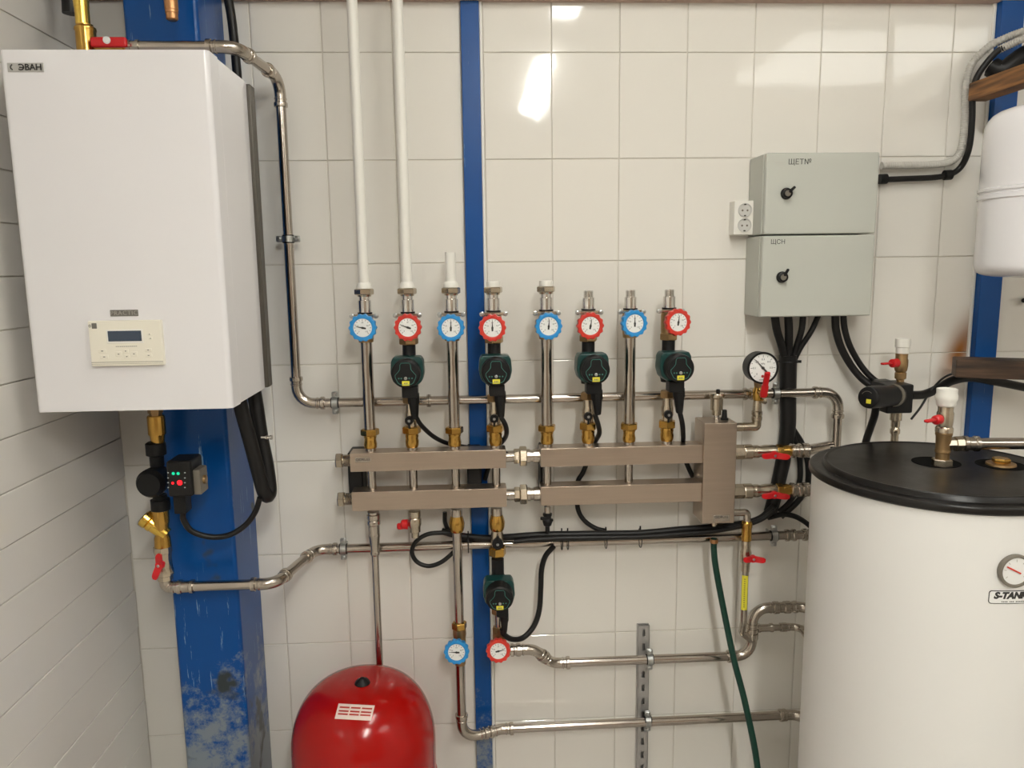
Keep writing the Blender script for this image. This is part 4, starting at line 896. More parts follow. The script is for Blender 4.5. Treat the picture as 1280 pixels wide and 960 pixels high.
# drain line with butterfly valve and yellow sticker
zd = at(927, 640.5, DS).z; dxx = xat(zd, DS, 934); DXB = .853
t = thing('drain_elbow', 'steel elbow low on the right side of the upright steel box', 'fitting', (SX1, -DS, zd))
b = new(); p_, _a = fillet([(SX1 - .002, -DS, zd), (dxx, -DS, zd), (dxx, -DS, zat(dxx, DS, 652.5))], .010); sweep(b, p_, .0115, 18); lathe(b, (SX1 - .001, -DS, zd), (1, 0, 0), [(0, .014), (.012, .014), (.012, .0115)], 18); obj('elbow', b, 'press', t)
t = thing('check_valve', 'brass check valve hanging from the steel elbow beside the upright box', 'valve', (dxx, -DS, zat(dxx, DS, 675)))
b = new(); vl(b, dxx, DS, [(676, 5), (675, 6.4), (671, 6.6), (670, 6.2), (660, 6.2), (658, 6.8), (654, 6.8), (652, 6), (651, 5)], 22); obj('valve_body', b, 'brass', t)
t = thing('ball_valve', 'red butterfly drain valve below the brass check valve', 'valve', (dxx, -DS, zat(dxx, DS, 712)))
b = new(); vl(b, dxx, DS, [(714, 5), (704, 5.4), (703, 6), (698, 7), (690, 7), (686, 5.6), (682, 6), (677, 5.6), (675.5, 5)], 22); obj('valve_body', b, 'nickel', t)
butterfly(t, (dxx + .010, -DS - .034, zat(dxx, DS, 693)), (1, 0, -.06), (0, -1, 0), .034)
t = thing('drain_pipe', 'thin steel pipe with a long yellow sticker joining the rising pipe', 'pipe', (dxx, -DS, .62))
b = new(); zt_ = zat(dxx, DS, 713); p_, _a = fillet([(dxx, -DS, zt_), (dxx, -DS, .68), (dxx + .004, -.075, .635), (.873, -.066, .60)], .03); sweep(b, p_, .0108, 18); obj('pipe', b, 'press', t)
b = new(); z1, z0 = zat(dxx, DS, 718), zat(dxx, DS, 761); r0 = .0114
A = []
for k in range(9):
    a = math.radians(-90 - 70 + 105 * k / 8); A.append((math.cos(a), math.sin(a)))
vs = [[b.verts.new((dxx + c * rr, -DS + s * rr, z)) for c, s in A] for z, rr in ((z0, r0), (z1, r0))]
for k in range(8): b.faces.new((vs[0][k], vs[0][k + 1], vs[1][k + 1], vs[1][k]))
bmesh.ops.solidify(b, geom=list(b.faces), thickness=.0005); st = obj('sticker', b, 'yellow', t, part_label='long yellow sticker')
b = new(); a = math.radians(-90 - 22); nrm = V((math.cos(a), math.sin(a), 0))
for k in range(14): 
    zz = z0 + (z1 - z0) * (.10 + .8 * k / 13); m = face_mtx((dxx + nrm.x * (r0 + .0003), -DS + nrm.y * (r0 + .0003), zz), nrm); tb = bmesh.new(); box(tb, -.0016, .0022, -.0012, .0012, -.0001, .0003); bmesh.ops.transform(tb, matrix=m, verts=tb.verts); merge(b, tb)
obj('marking', b, 'ink', st)
# green hose
hp = [at(892.5, 673, .10), at(892.5, 690, .10), at(896, 717, .105), at(906.7, 773, .13), at(918, 827, .165), at(931.7, 880, .20), at(947, 960, .25)]
hp += [V((hp[-1].x + .005, -.30, .05)), V((hp[-1].x - .03, -.42, .013)), V((hp[-1].x - .10, -.75, .0105))]
cable('garden_hose', 'dark green hose hanging from the upright steel box to the floor', hp, r=.0098, cat='hose', m='hose', raw=True, n=10)
b = new(); q = at(892.5, 676, .10); lathe(b, q, (0, 0, 1), [(-.006, .0098), (-.006, .0125), (.006, .0125), (.006, .0098)], 16); obj('hose_clip', b, 'rustbrass', None, 'small brown clip at the top end of the green hose', 'clip')

# ================================================================== SWITCH CABINETS AND SOCKET
def cabinet(label, x0, x1, z0, z1, txt, tp, lock, wing):
    t = thing('switch_cabinet', label, 'cabinet', ((x0 + x1) / 2, 0, z0))
    b = new(); box(b, x0, x1, -.112, .0, z0, z1, .006, 2); obj('box', b, 'cab', t)
    b = new(); box(b, x0 + .002, x1 - .0005, -.132, -.1125, z0 + .0005, z1 - .0005, .005, 3); d = obj('door', b, 'cab', t)
    c = at(lock[0], lock[1], .134); b = new(); lathe(b, (c.x, -.131, c.z), (0, -1, 0), [(0, .0165), (.004, .0165), (.006, .0145), (.016, .0135), (.018, .010), (.014, .009), (.014, 0)], 24)
    L = obj('lock', b, 'black', d); b = new(); a = math.radians(wing); mt = Matrix.Rotation(-a, 4, 'Y'); mt.translation = V((c.x, -.145, c.z)); box(b, .004, .027, -.004, .004, -.0035, .0035, .0015, 1, mt); obj('wing', b, 'black', L)
    b = new(); lathe(b, (c.x, -.1455, c.z), (0, -1, 0), [(0, .0085), (.0015, .0085)], 16); obj('key_plug', b, 'greyplast', L)
    p = at(tp[0], tp[1], .1325); b = text(txt, tp[2], face_mtx((p.x, -.1325, p.z)), .0002, .0); obj('handwriting', b, 'ink', d, part_label='handwritten black letters')
    return t, d
t, d = cabinet('upper grey switch cabinet of the two on the wall, its black lock winged', .836, 1.168, 1.8815, 2.110, 'ЩЕТ№', (1000, 202.5, .021), (983, 242), 42)
for k in range(3):
    b = new(); q0, q1 = at(969, 202 + k * 2.6, .1325), at(981, 202 + k * 2.6, .1325); box(b, q0.x, q1.x, -.1328, -.1315, q0.z - .0006, q0.z + .0006); obj('embossed_line', b, 'greyplast' if k < 0 else 'conduit', d)
cabinet('lower grey switch cabinet of the two, black cables leaving below', .833, 1.168, 1.643, 1.8785, 'ЩСН', (972.5, 302.5, .018), (977.5, 346.5), 60)
t = thing('power_socket', 'white double wall socket left of the grey switch cabinets', 'socket', (at(931, 272, .02).x, 0, at(931, 294, .04).z))
b = new(); x0, x1, z0, z1 = pbox(b, 917.5, 250.5, 943.5, 293.5, -.004, .045, .004, 2); obj('housing', b, 'pvc', t)
for k in (0, 1):
    zc = z1 - (z1 - z0) * (.28 + .44 * k); xc = (x0 + x1) / 2 + .001; rr = .0205
    b = new(); N = 32; L = []
    for r_, y in ((rr, -.0452), (rr, -.0485), (rr * .90, -.0485), (rr * .86, -.0455), (0, -.0455)):
        if r_ == 0: L.append([b.verts.new((xc, y, zc))])
        else: L.append([b.verts.new((xc + r_ * math.cos(2 * PI * i / N), y, zc + r_ * math.sin(2 * PI * i / N))) for i in range(N)])
    for A, B in zip(L, L[1:]):
        for i in range(N):
            j = (i + 1) % N
            b.faces.new((A[i], A[j], B[0]) if len(B) == 1 else (A[i], A[j], B[j], B[i]))
    o = obj('outlet', b, 'socket', t)
    for s in (-1, 1):
        b = new(); lathe(b, (xc + s * .0075, -.0445, zc - .001), (0, -1, 0), [(0, .0030), (.0016, .0030)], 10); obj('hole', b, 'greyplast', o)
        b = new(); box(b, xc - .003, xc + .003, -.0482, -.045, zc + s * .0165 - .0022, zc + s * .0165 + .0022, .0006, 1); obj('earth_clip', b, 'hangmetal', o)
# cables below the cabinets
cb = [((968, 392, .05), (971, 412, .05), (977, 432, .04), (982, 452, .035)), ((985, 392, .05), (986, 412, .05), (986, 432, .04), (985, 452, .033)), ((1004, 392, .05), (1002, 412, .05), (996, 432, .04), (990, 452, .033)), ((1024, 392, .05), (1014, 414, .05), (1001, 434, .04), (992, 452, .035))]
cl = ['leftmost of four cables fanning out under the grey cabinets', 'second of four cables fanning out under the grey cabinets', 'third of four cables fanning out under the grey cabinets', 'rightmost of four cables fanning out under the grey cabinets']
for pts, lab, r_ in zip(cb, cl, (.0125, .0125, .0095, .0085)):
    cable('power_cable', 'black ' + lab, pts, r=r_)
b = new()
trunk = [(985, 444, .032), (985, 470, .030), (985, 500, .028), (985, 530, .028), (982, 556, .028), (977, 585, .028), (970, 615, .028), (963, 640, .030)]
P = spline([at(*p) for p in trunk], 6); sweep(b, P, lambda i: .0265 - .006 * (i / len(P)), 16)
obj('cable_bundle', b, 'rubber', None, 'thick black taped cable bundle running down between cabinets and lower pipe', 'cable bundle', ang=60)
cable('power_cable', 'black cable leaving the thick bundle towards the tank, left one of two', [(989, 540, .03), (996, 556, .03), (1000, 580, .03), (999, 604, .03), (988, 626, .03), (974, 640, .032)], r=.0085)
cable('power_cable', 'black cable leaving the thick bundle towards the tank, right one of two', [(991, 536, .026), (1003, 556, .028), (1010, 580, .03), (1009, 608, .03), (996, 628, .028), (976, 646, .03)], r=.0095)
cable('power_cable', 'black cable arching from the lower pipe clamp to behind the tank', [(960, 647, .045), (978, 643, .04), (992, 645, .04), (1004, 651, .04), (1016, 661, .04), (1026, 672, .04)], r=.0085)
b = new(); q = at(985, 452, .03); C_ = [q + V((.0275 * math.cos(2 * PI * k / 20), .0275 * math.sin(2 * PI * k / 20), 0)) for k in range(21)]; sweep(b, C_, .003, 6); box(b, q.x + .024, q.x + .040, -.036, -.030, q.z - .004, q.z + .004); obj('cable_tie', b, 'black', None, 'black cable tie holding the thick bundle under the grey cabinets', 'cable tie')
cable('power_cable', 'thick black cable curving from the lower cabinet to right pump, left one', [(1044, 392, .05), (1045, 412, .05), (1052, 436, .05), (1066, 460, .055), (1082, 477, .07), (1100, 486, .09), (1118, 490, .10)], r=.0115)
cable('power_cable', 'thick black cable curving from the lower cabinet to right pump, right one', [(1054, 392, .05), (1056, 412, .05), (1063, 434, .05), (1077, 458, .055), (1092, 474, .07), (1108, 483, .085), (1122, 487, .095)], r=.0095)
# conduit and black cable from the upper cabinet to the top right
cable('corrugated_conduit', 'grey corrugated conduit bending from upper cabinet up to the right', [(1102, 207, .025), (1130, 206.5, .025), (1170, 205.5, .025), (1192, 200, .025), (1202, 184, .025), (1206, 150, .025), (1207.5, 110, .025), (1214, 82, .03), (1234, 60, .05), (1256, 48, .08), (1280, 39, .12), (1310, 30, .16)], r=.0105, cat='conduit', m='conduit', corr=.006)
cable('corrugated_conduit', 'short grey conduit end below the long one at the right edge', [(1249, 62, .10), (1262, 56, .12), (1280, 48, .15), (1308, 38, .18)], r=.0105, cat='conduit', m='conduit', corr=.006)
cable('power_cable', 'black cable under the grey conduit from the upper cabinet', [(1101, 224.5, .02), (1130, 223.5, .02), (1170, 221.5, .02), (1190, 217, .02), (1203, 206, .026), (1211.5, 184, .05), (1215, 150, .062), (1216, 115, .070), (1222, 95, .078), (1236, 75, .090), (1248, 63, .102), (1256, 59, .112)], r=.0088)
for (a, c, lab) in ((1104, 224, 'black cable gland where the cable enters the upper cabinet'), (1185, 219, 'black clip on the cable right of the upper cabinet')):
    b = new(); q = at(a, c, .02); lathe(b, q - V((.012, 0, 0)), (1, 0, .05), [(0, .011), (0, .015), (.022, .015), (.024, .011)], 12); obj('cable_gland' if a < 1150 else 'cable_clip', b, 'black', None, lab, 'clip')
cable('cable_hose', 'bundle of black hose at the right edge above the upper timber', [(1240, 84, .07), (1252, 90, .09), (1266, 80, .10), (1284, 68, .11), (1310, 60, .12)], r=.028)

# ================================================================== RIGHT END: TIMBERS AND WHITE VESSEL
b = new(); a0 = at(1191, 456, .06); mt = Matrix.Rotation(math.radians(-24), 4, 'Z'); mt.translation = V((1.452, -.088, 1.487)); box(b, 0, .8, -.075, .0, -.030, .026, .004, 2, mt)
obj('timber_beam', b, 'oldwood', None, 'rough dark timber beam crossing the right blue post above the tank', 'timber')
b = new(); q = at(1221, 112, .10); box(b, q.x - .001, q.x + .055, -.75, -.062, q.z - .026, q.z + .026, .004, 2)
obj('timber_beam', b, 'wood', None, 'orange-brown timber beam at upper right above the white vessel', 'timber')
wd = .42; wx = at(1237, 262, wd).x + .165; zb_ = at(1280, 341, wd).z - .012; zs_ = at(1245, 243, wd).z
t = thing('expansion_vessel', 'white expansion vessel cut off by the right edge', 'vessel', (wx, -wd, zb_))
ztp = at(1270, 130, wd).z
def dome(r, z0, z1, up):
    return [(z0 + (z1 - z0) * math.sin(k / 10 * PI / 2), r * (1 - .42 * (1 - math.sqrt(max(0, 1 - (k / 10) ** 2.6))) if k < 10 else 0) if False else (r * max(0, 1 - (k / 10) ** 3.2) ** .5)) for k in range(11)]
b = new(); rr = .165; prof = [(z, r_) for z, r_ in dome(rr, zb_ + .045, zb_, False)][::-1] + [(zs_ - .008, rr)]
lathe(b, (wx, -wd, 0), (0, 0, 1), prof, 48); obj('lower_shell', b, 'white', t)
b = new(); lathe(b, (wx, -wd, 0), (0, 0, 1), [(zs_ - .010, rr), (zs_ - .010, rr + .003), (zs_ + .002, rr + .003), (zs_ + .004, rr - .001), (zs_ + .008, rr - .001), (zs_ + .010, rr + .003), (zs_ + .016, rr + .003), (zs_ + .018, rr)], 48); obj('seam_band', b, 'white', t)
b = new(); prof = [(zs_ + .014, rr)] + [(z, r_) for z, r_ in dome(rr, ztp - .10, ztp, True)]
lathe(b, (wx, -wd, 0), (0, 0, 1), prof, 48); obj('upper_shell', b, 'white', t)
b = new(); lathe(b, (wx, -wd, ztp - .004), (0, 0, 1), [(0, .014), (.03, .014), (.03, .018), (.05, .018), (.05, .014), (ZC + .006 - ztp, .014)], 16); obj('pipe_stub', b, 'nickel', t)
b = new(); q = at(1278, 375, .0); lathe(b, (q.x + .02, .004, q.z), (-1, -.9, 0), [(0, .008), (.05, .007), (.052, .004)], 10); obj('wall_hook', b, 'black', None, 'black peg on the wall under the white vessel at the right edge', 'hook')

# ================================================================== WHITE STORAGE TANK
TX, TY, TR, TZ = 1.149, -.542, .30, 1.266
t = thing('storage_tank', 'big white cylindrical water tank with black lid at right', 'tank', (TX, TY, 0))
b = new(); lathe(b, (TX, TY, 0), (0, 0, 1), [(.03, TR - .004), (TZ, TR - .004)], 128); obj('jacket', b, 'tank', t)
b = new(); lathe(b, (TX, TY, 0), (0, 0, 1), [(0, TR - .02), (.031, TR - .02)], 64); obj('foot_ring', b, 'black', t)
b = new(); lathe(b, (TX, TY, 0), (0, 0, 1), [(TZ + .001, TR - .006), (TZ + .001, TR + .001), (TZ + .004, TR + .004), (TZ + .014, TR + .004), (TZ + .0185, TR + .001), (TZ + .020, TR - .005), (TZ + .019, TR - .010), (TZ + .019, TR - .024), (TZ + .0195, TR - .028), (TZ + .030, TR - .032), (TZ + .0325, TR - .035), (TZ + .0325, TR - .040), (TZ + .0305, TR - .043), (TZ + .0305, .0)], 128)
obj('lid', b, 'lid', t)
b = new(); ho = at(1172, 578, -CAM.y - 1.89); hx, hy = 1.20, -.455
def onlid(px, py, z=TZ + .0305):
    r = (px - 640) / F * RT + (480 - py) / F * UP + FW; return CAM + r * ((z - CAM.z) / r.z)
h = onlid(1170, 578); lathe(b, (h.x, h.y, TZ + .030), (0, 0, 1), [(0, .056), (.0015, .056), (.0015, .052), (.0008, .051)], 40); obj('painted_lid_hole', b, 'recess', t, part_label='flat round disc painted dark as a recess in the lid')  # flat disc just above the lid, the hole's shade painted black
h2 = onlid(1251, 581)
b = new(); lathe(b, (h2.x, h2.y, TZ + .030), (0, 0, 1), [(0, .056), (.0012, .056), (.0012, .052), (.0006, .051)], 40); obj('painted_lid_hole', b, 'recess', t, part_label='flat round disc painted dark as a recess round the brass plug')
# thermometer and badge on the jacket
def jang(px, py):                        # angle on the jacket seen at a pixel
    r = (px - 640) / F * RT + (480 - py) / F * UP + FW; o = CAM - V((TX, TY, 0)); a = r.x ** 2 + r.y ** 2; bb = o.x * r.x + o.y * r.y; c = o.x ** 2 + o.y ** 2 - (TR - .004) ** 2
    s = (-bb - math.sqrt(bb * bb - a * c)) / a; p = o + r * s; return math.atan2(p.y, p.x), CAM.z + r.z * s
a_, z_ = jang(1267.5, 712.5); nr = V((math.cos(a_), math.sin(a_), 0)); c = V((TX, TY, 0)) + nr * (TR - .004); c.z = z_; m = face_mtx(c, nr); R2 = mm(c, 21.5)
b = new(); lathe(b, (0, 0, -.006), (0, 0, 1), [(0, R2 * .95), (.010, R2), (.014, R2), (.016, R2 * .95), (.016, R2 * .84), (.012, R2 * .80)], 48); bmesh.ops.transform(b, matrix=m, verts=b.verts); th = obj('thermometer', b, 'greyplast', t, part_label='round grey-rimmed thermometer')
b = new(); lathe(b, (0, 0, .006), (0, 0, 1), [(0, R2 * .82), (.0008, R2 * .82)], 40); n0 = len(b.faces)
for k in range(7):
    a = math.radians(215 - 250 * k / 6); u = V((math.cos(a), math.sin(a), 0)); mt = Matrix((u, V((0, 0, 1)).cross(u), V((0, 0, 1)))).transposed().to_4x4(); box(b, R2 * .56, R2 * .70, -R2 * .022, R2 * .022, .0066, .0071, mtx=mt)
mark(b, n0, 1); bmesh.ops.transform(b, matrix=m, verts=b.verts); obj('dial', b, ['dial', 'conduit'], th)
b = new(); a = math.radians(153); u = V((math.cos(a), math.sin(a), 0)); mt = Matrix((u, V((0, 0, 1)).cross(u), V((0, 0, 1)))).transposed().to_4x4(); box(b, -R2 * .30, R2 * .66, -R2 * .045, R2 * .045, .0085, .0095, .0004, 1, mt); bmesh.ops.transform(b, matrix=m, verts=b.verts); obj('needle', b, 'red', th, part_label='red needle')
a0_, zc_ = jang(1235.5, 746); a1_, _z = jang(1279.5, 747.5); W_ = (a1_ - a0_) * TR * 1.26; H_ = mm(c, 17.5)
def bend(bm, off):                       # wrap (x, y, z) of a flat plate round the jacket
    for v in bm.verts:
        a = a0_ + (v.co.x + W_ / 2) / TR; r_ = TR - .004 + v.co.z + off; v.co = V((TX + r_ * math.cos(a), TY + r_ * math.sin(a), zc_ + v.co.y))
def plate(w, h, rad, z0, z1, nx=28):
    bm = new(); out = []
    for (sx, sy, st) in ((1, 1, 0), (-1, 1, 90), (-1, -1, 180), (1, -1, 270)):
        for k in range(5):
            a = math.radians(st + 90 * k / 4); out.append((sx * (w / 2 - rad) + rad * math.cos(a), sy * (h / 2 - rad) + rad * math.sin(a)))
    xs = sorted(set([round(-w / 2 + rad + (w - 2 * rad) * k / nx, 5) for k in range(nx + 1)]))
    top = [(x, h / 2) for x in xs[1:-1]][::-1]; bot = [(x, -h / 2) for x in xs[1:-1]]
    loop = out[0:5] + top + out[5:15] + bot + out[15:20]
    A = [bm.verts.new((x, y, z0)) for x, y in loop]; B = [bm.verts.new((x, y, z1)) for x, y in loop]
    bm.faces.new(A[::-1]); bm.faces.new(B)
    for k in range(len(loop)): bm.faces.new((A[k], A[(k + 1) % len(loop)], B[(k + 1) % len(loop)], B[k]))
    bmesh.ops.triangulate(bm, faces=[f for f in bm.faces if len(f.verts) > 4]); return bm
b = plate(W_, H_, .006, -.002, .0008); bend(b, 0); bd = obj('badge', b, 'ink', t, part_label='maker badge with black lettering')
b = plate(W_ - .0032, H_ - .0032, .005, .0, .0013); bend(b, 0); obj('badge_face', b, 'dial', bd)
b = text('S-TANK', H_ * .66, Matrix.Identity(4), .0004, .24, 1.0, .0012); xs = [v.co.x for v in b.verts]; x0, k = min(xs), (W_ - .020) / (max(xs) - min(xs))
for v in b.verts: v.co = V((-W_ / 2 + .010 + (v.co.x - x0) * k, v.co.y + H_ * .12, v.co.z + .0014))
pass; bend(b, 0); obj('lettering', b, 'ink', bd)
b = new()
for k in range(15):
    if k in (4, 8): continue
    xx = -W_ * .22 + k * W_ * .036; box(b, xx, xx + W_ * .022, -H_ * .36, -H_ * .29, .0011, .0017)
bend(b, 0); obj('marking', b, 'ink', bd)

# riser on the lid: tee with red valve and white cap
lx, ly = onlid(1177, 582).x, onlid(1177, 582).y; dl = -ly
t = thing('pipe_tee', 'brass riser with side outlet standing on the black tank lid', 'fitting', (lx, ly, TZ + .0305))
b = new(); hexnut(b, (lx, ly, TZ + .0285), (0, 0, 1), 0, .020, .024); obj('base_nut', b, 'nickel', t)
b = new(); vl(b, lx, dl, [(576, 8), (566, 8), (565, 9), (562, 9), (561, 8.4), (545, 9), (543, 10), (541, 10), (540, 9)], 24); obj('riser', b, 'old_brass', t)
zt_ = zat(lx, dl, 555); b = new(); lathe(b, (lx, ly, zt_), (1, -.04, 0), [(.0, .016), (.028, .016), (.028, .019), (.045, .019), (.047, .015), (.052, .015)], 8); obj('side_outlet', b, 'nickel', t)
q0 = V((lx + .048, ly - .002, zt_)); pipe_run('tank_pipe', 'steel pipe leaving the tank-lid riser to the right edge', 'pipe', [q0, (lx + .60, ly - .07, zt_ + .004)], .0145, couplings=[(q0 + V((.02, -.001, 0)), (1, -.12, 0), .035), ((lx + .238, ly - .026, zt_ + .0016), (1, -.12, 0), .025)])
t = thing('ball_valve', 'red-handled ball valve with white plastic cap above the tank lid', 'valve', (lx, ly, zat(lx, dl, 541)))
b = new(); vl(b, lx, dl, [(541, 8.6), (540, 10.4), (535, 10.4), (533, 9), (530, 9.4), (524, 9.8), (516, 9.8), (514, 8.6), (507, 9), (506, 8)], 10, .1); obj('valve_body', b, 'nickel', t)
b = new(); z = zat(lx, dl, 523); lathe(b, (lx - .014, ly - .006, z), (-1, -.55, 0), [(0, .008), (.006, .008), (.008, .012), (.024, .0115), (.027, .008)], 16); mt = Matrix.Rotation(math.radians(28), 4, 'Z'); mt.translation = V((lx - .034, ly - .017, z)); box(b, -.042, -.004, -.006, .006, -.002, .005, .002, 1, mt); obj('handle', b, 'redlever', t, part_label='red lever')
b = new(); vl(b, lx, dl, [(508, 9), (507, 10.4), (505, 11.4), (500, 11.8), (499, 12.6), (494, 12.8), (492, 11.8), (486, 12), (485.5, 10.8), (487, 10)], 28); obj('cap', b, 'pvc', t, part_label='white plastic cap')
t = thing('blind_plug', 'brass hexagon plug on the black tank lid at the right edge', 'plug', (h2.x, h2.y, TZ + .0305))
b = new(); lathe(b, (h2.x, h2.y, TZ + .030), (0, 0, 1), [(0, .034), (.005, .033), (.007, .028)], 28); obj('washer', b, 'old_brass', t)
b = new(); hexnut(b, (h2.x, h2.y, TZ + .030), (0, 0, 1), .006, .018, .0205); obj('hexagon', b, 'brass', t)

# ================================================================== PUMP BEHIND THE TANK
pd = .15; pxx = xat(1.40, pd, 1123)
t = thing('circulation_pump', 'black pump with round motor and black shell behind the white tank', 'pump', (pxx, -pd, zat(pxx, pd, 519)))
b = new(); pbox(b, 1109, 481, 1142, 517, .11, .205, .005, 2); obj('insulation_shell', b, 'black', t)
b = new(); pbox(b, 1099, 476.5, 1118, 490, .09, .14, .003, 1); obj('junction_box', b, 'rubber', t)
A = at(1119, 494, .19); B = at(1084.5, 497, .27); ax = B - A; L = ax.length; b = new(); lathe(b, A, ax, [(-.01, .030), (L * .55, .0305), (L * .56, .032), (L * .92, .032), (L * .98, .030), (L, .026), (L + .001, 0)], 32); mot = obj('motor', b, 'black', t)
b = new(); lathe(b, A, ax, [(L * .04, .0305), (L * .04, .0335), (L * .12, .0335), (L * .12, .0305)], 32); obj('flange_ring', b, 'greyplast', t)
m = face_mtx(A + ax * 1.012, ax); b = new(); box(b, -.002, .012, -.016, -.004, 0, .001, .0004, 1); bmesh.ops.transform(b, matrix=m, verts=b.verts); obj('sticker', b, 'yellow', mot, part_label='small yellow sticker')
b = new(); sweep(b, [V((.018 * math.cos(math.radians(50 + 100 * k / 8)), .018 * math.sin(math.radians(50 + 100 * k / 8)), .0006)) for k in range(9)], .0007, 6); bmesh.ops.transform(b, matrix=m, verts=b.verts); obj('marking', b, 'greyplast', mot)
b = new(); zp = zat(pxx, pd, 518); vl(b, pxx - .004, pd, [(508, 7), (525, 7), (526, 5.4), (533, 5.4), (534, 4.6), (537, 6), (541, 6), (543, 4.6), (552, 4.6), (570, 4.6)], 18); obj('lower_pipe', b, 'nickel', t)
t = thing('ball_valve', 'red-handled ball valve with white cap on top of the right pump', 'valve', (pxx, -pd, zat(pxx, pd, 482)))
b = new(); vl(b, pxx + .002, pd, [(482, 4.4), (474, 4.6), (473, 6.6), (466, 6.8), (465, 5.6), (463, 7.2), (457, 8), (450, 8), (448, 7), (442, 7.4), (441, 6.6)], 12, .1); obj('valve_body', b, 'old_brass', t)
z = zat(pxx, pd, 453); b = new(); lathe(b, (pxx - .010, -pd - .006, z), (-1, -.45, 0), [(0, .008), (.006, .008), (.008, .013), (.028, .0125), (.031, .008)], 16); mt = Matrix.Rotation(math.radians(22), 4, 'Z'); mt.translation = V((pxx - .034, -pd - .016, z)); box(b, -.044, -.002, -.006, .006, -.002, .004, .002, 1, mt); obj('handle', b, 'redlever', t, part_label='red lever')
b = new(); vl(b, pxx + .003, pd, [(442, 6), (441.5, 7.6), (434, 7.8), (433.5, 8.8), (424, 9), (423, 8.4), (424, 7)], 24); obj('cap', b, 'pvc', t, part_label='white plastic cap')
cable('power_cable', 'black cable hanging from the right pump motor to behind the tank', [(1095, 508, .23), (1093, 520, .22), (1088, 535, .19), (1083, 550, .17), (1080, 566, .16), (1078, 585, .15)], r=.0105)
cable('power_cable', 'thick black cable from the right pump under the dark timber beam', [(1138, 494, .10), (1155, 493, .08), (1172, 486, .07), (1190, 476, .06), (1215, 472, .05), (1250, 478, .05), (1290, 486, .05)], r=.0135)
cable('power_cable', 'thin black wire curling below the end of the dark timber beam', [(1139, 524, .10), (1150, 510, .09), (1160, 494, .085), (1170, 481, .08), (1180, 472, .07), (1192, 467, .05), (1206, 467, .04)], r=.0034)

# ================================================================== RED EXPANSION VESSEL
EX, EY, ER = -.346, -.255, .207
ZT = .625
t = thing('expansion_vessel', 'glossy red expansion vessel standing under the manifolds', 'vessel', (EX, EY, 0))
N = 20; prof = []
zsh = .43
for k in range(N + 1):
    a = k / N * PI / 2; prof.append((zsh + (ZT - zsh) * math.sin(a) ** 1.0, ER * (math.cos(a) ** .62 if k < N else 0)))
low = [(.10 + .12 * (1 - math.cos(k / 10 * PI / 2)), ER * (math.sin(k / 10 * PI / 2) ** .8)) for k in range(11)]
b = new(); lathe(b, (EX, EY, 0), (0, 0, 1), low + prof, 72); obj('shell', b, 'redpaint', t)
b = new(); lathe(b, (EX, EY, 0), (0, 0, 1), [(.300, ER - .002), (.300, ER + .002), (.304, ER + .0035), (.316, ER + .0035), (.32, ER + .002), (.32, ER - .002)], 72); obj('seam_band', b, 'redpaint', t)
for k in range(3):
    a = math.radians(90 + 120 * k); c = V((EX + .15 * math.cos(a), EY + .15 * math.sin(a), 0)); mt = Matrix.Rotation(a, 4, 'Z'); mt.translation = c; b = new(); box(b, -.004, .03, -.02, .02, 0, .19, .003, 1, mt); obj('leg', b, 'redpaint', t)
def onred(px, py):                       # march along the view ray to the red shell
    r = ((px - 640) / F * RT + (480 - py) / F * UP + FW).normalized(); s = 1.2
    def rad(z):
        if z >= ZT: return -1
        if z <= zsh: return ER
        a = math.asin((z - zsh) / (ZT - zsh)); return ER * math.cos(a) ** .62
    while s < 3.2:
        p = CAM + r * s
        if math.hypot(p.x - EX, p.y - EY) < rad(p.z): return p
        s += .0008
    return p
q = onred(453, 854); b = new(); lathe(b, V((q.x, q.y, q.z - .006)), (0, -.18, 1), [(0, .023), (.006, .0225), (.013, .019), (.021, .0085), (.025, .006), (.026, 0)], 24); obj('valve_cap', b, 'black', t, part_label='black valve cap')
G = [[None] * 7 for _ in range(5)]; b = new()
crn = [(423.5, 879.5), (468.5, 882), (463.5, 901), (418.5, 898.5)]
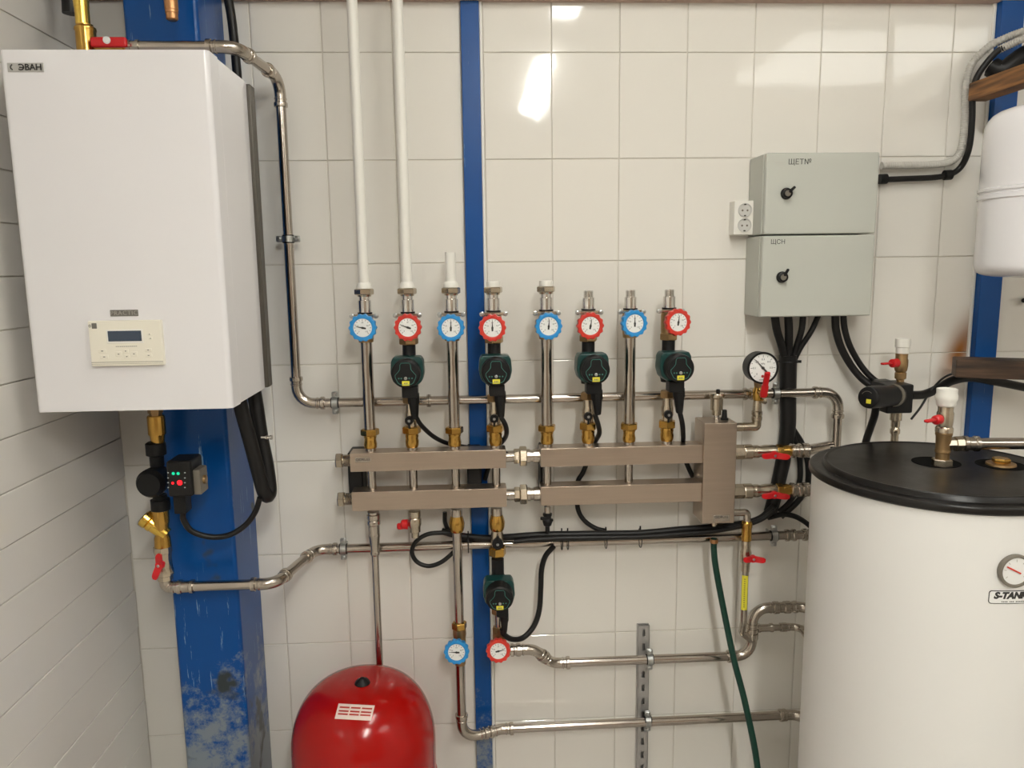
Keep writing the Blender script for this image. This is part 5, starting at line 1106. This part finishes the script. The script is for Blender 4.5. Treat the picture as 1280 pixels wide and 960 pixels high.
for i in range(5):
    for j in range(7):
        u, v = j / 6, i / 4
        x = (crn[0][0] * (1 - u) + crn[1][0] * u) * (1 - v) + (crn[3][0] * (1 - u) + crn[2][0] * u) * v; y = (crn[0][1] * (1 - u) + crn[1][1] * u) * (1 - v) + (crn[3][1] * (1 - u) + crn[2][1] * u) * v
        p = onred(x, y); n = V((p.x - EX, p.y - EY, .12)).normalized(); G[i][j] = b.verts.new(p + n * .0012)
for i in range(4):
    for j in range(6): b.faces.new((G[i][j], G[i][j + 1], G[i + 1][j + 1], G[i + 1][j]))
bmesh.ops.solidify(b, geom=list(b.faces), thickness=.0005); st = obj('label', b, 'pink', t, part_label='pale sticker with red lines')
b = new()
def onst(u, v):
    x = (crn[0][0] * (1 - u) + crn[1][0] * u) * (1 - v) + (crn[3][0] * (1 - u) + crn[2][0] * u) * v; y = (crn[0][1] * (1 - u) + crn[1][1] * u) * (1 - v) + (crn[3][1] * (1 - u) + crn[2][1] * u) * v
    p = onred(x, y); return p + V((p.x - EX, p.y - EY, .12)).normalized() * .0020
for v0 in (.18, .42, .62):
    for (u0, u1) in ((.06, .33), (.37, .63), (.67, .95)):
        n = 4; A = [b.verts.new(onst(u0 + (u1 - u0) * k / n, v0)) for k in range(n + 1)]; B = [b.verts.new(onst(u0 + (u1 - u0) * k / n, v0 + .10)) for k in range(n + 1)]
        for k in range(n): b.faces.new((A[k], A[k + 1], B[k + 1], B[k]))
obj('lettering', b, 'redink', st)

# ================================================================== CAMERA, RENDER SETTINGS
cd = bpy.data.cameras.new('camera'); cam = bpy.data.objects.new('camera', cd); COL.objects.link(cam)
cd.sensor_fit = 'HORIZONTAL'; cd.sensor_width = 36; cd.lens = 36 * F / 1280; cd.clip_start = .05; cd.clip_end = 50
mx = Matrix((RT, UP, -FW)).transposed().to_4x4(); mx.translation = CAM; cam.matrix_world = mx
SC.camera = cam
w = bpy.data.worlds.new('world'); w.use_nodes = True; SC.world = w
w.node_tree.nodes['Background'].inputs['Color'].default_value = (.95, .91, .86, 1); w.node_tree.nodes['Background'].inputs['Strength'].default_value = .1
SC.view_settings.view_transform = 'Standard'; SC.view_settings.look = 'None'; SC.view_settings.gamma = 1; SC.view_settings.use_curve_mapping = False
SC.view_settings.exposure = 0.08
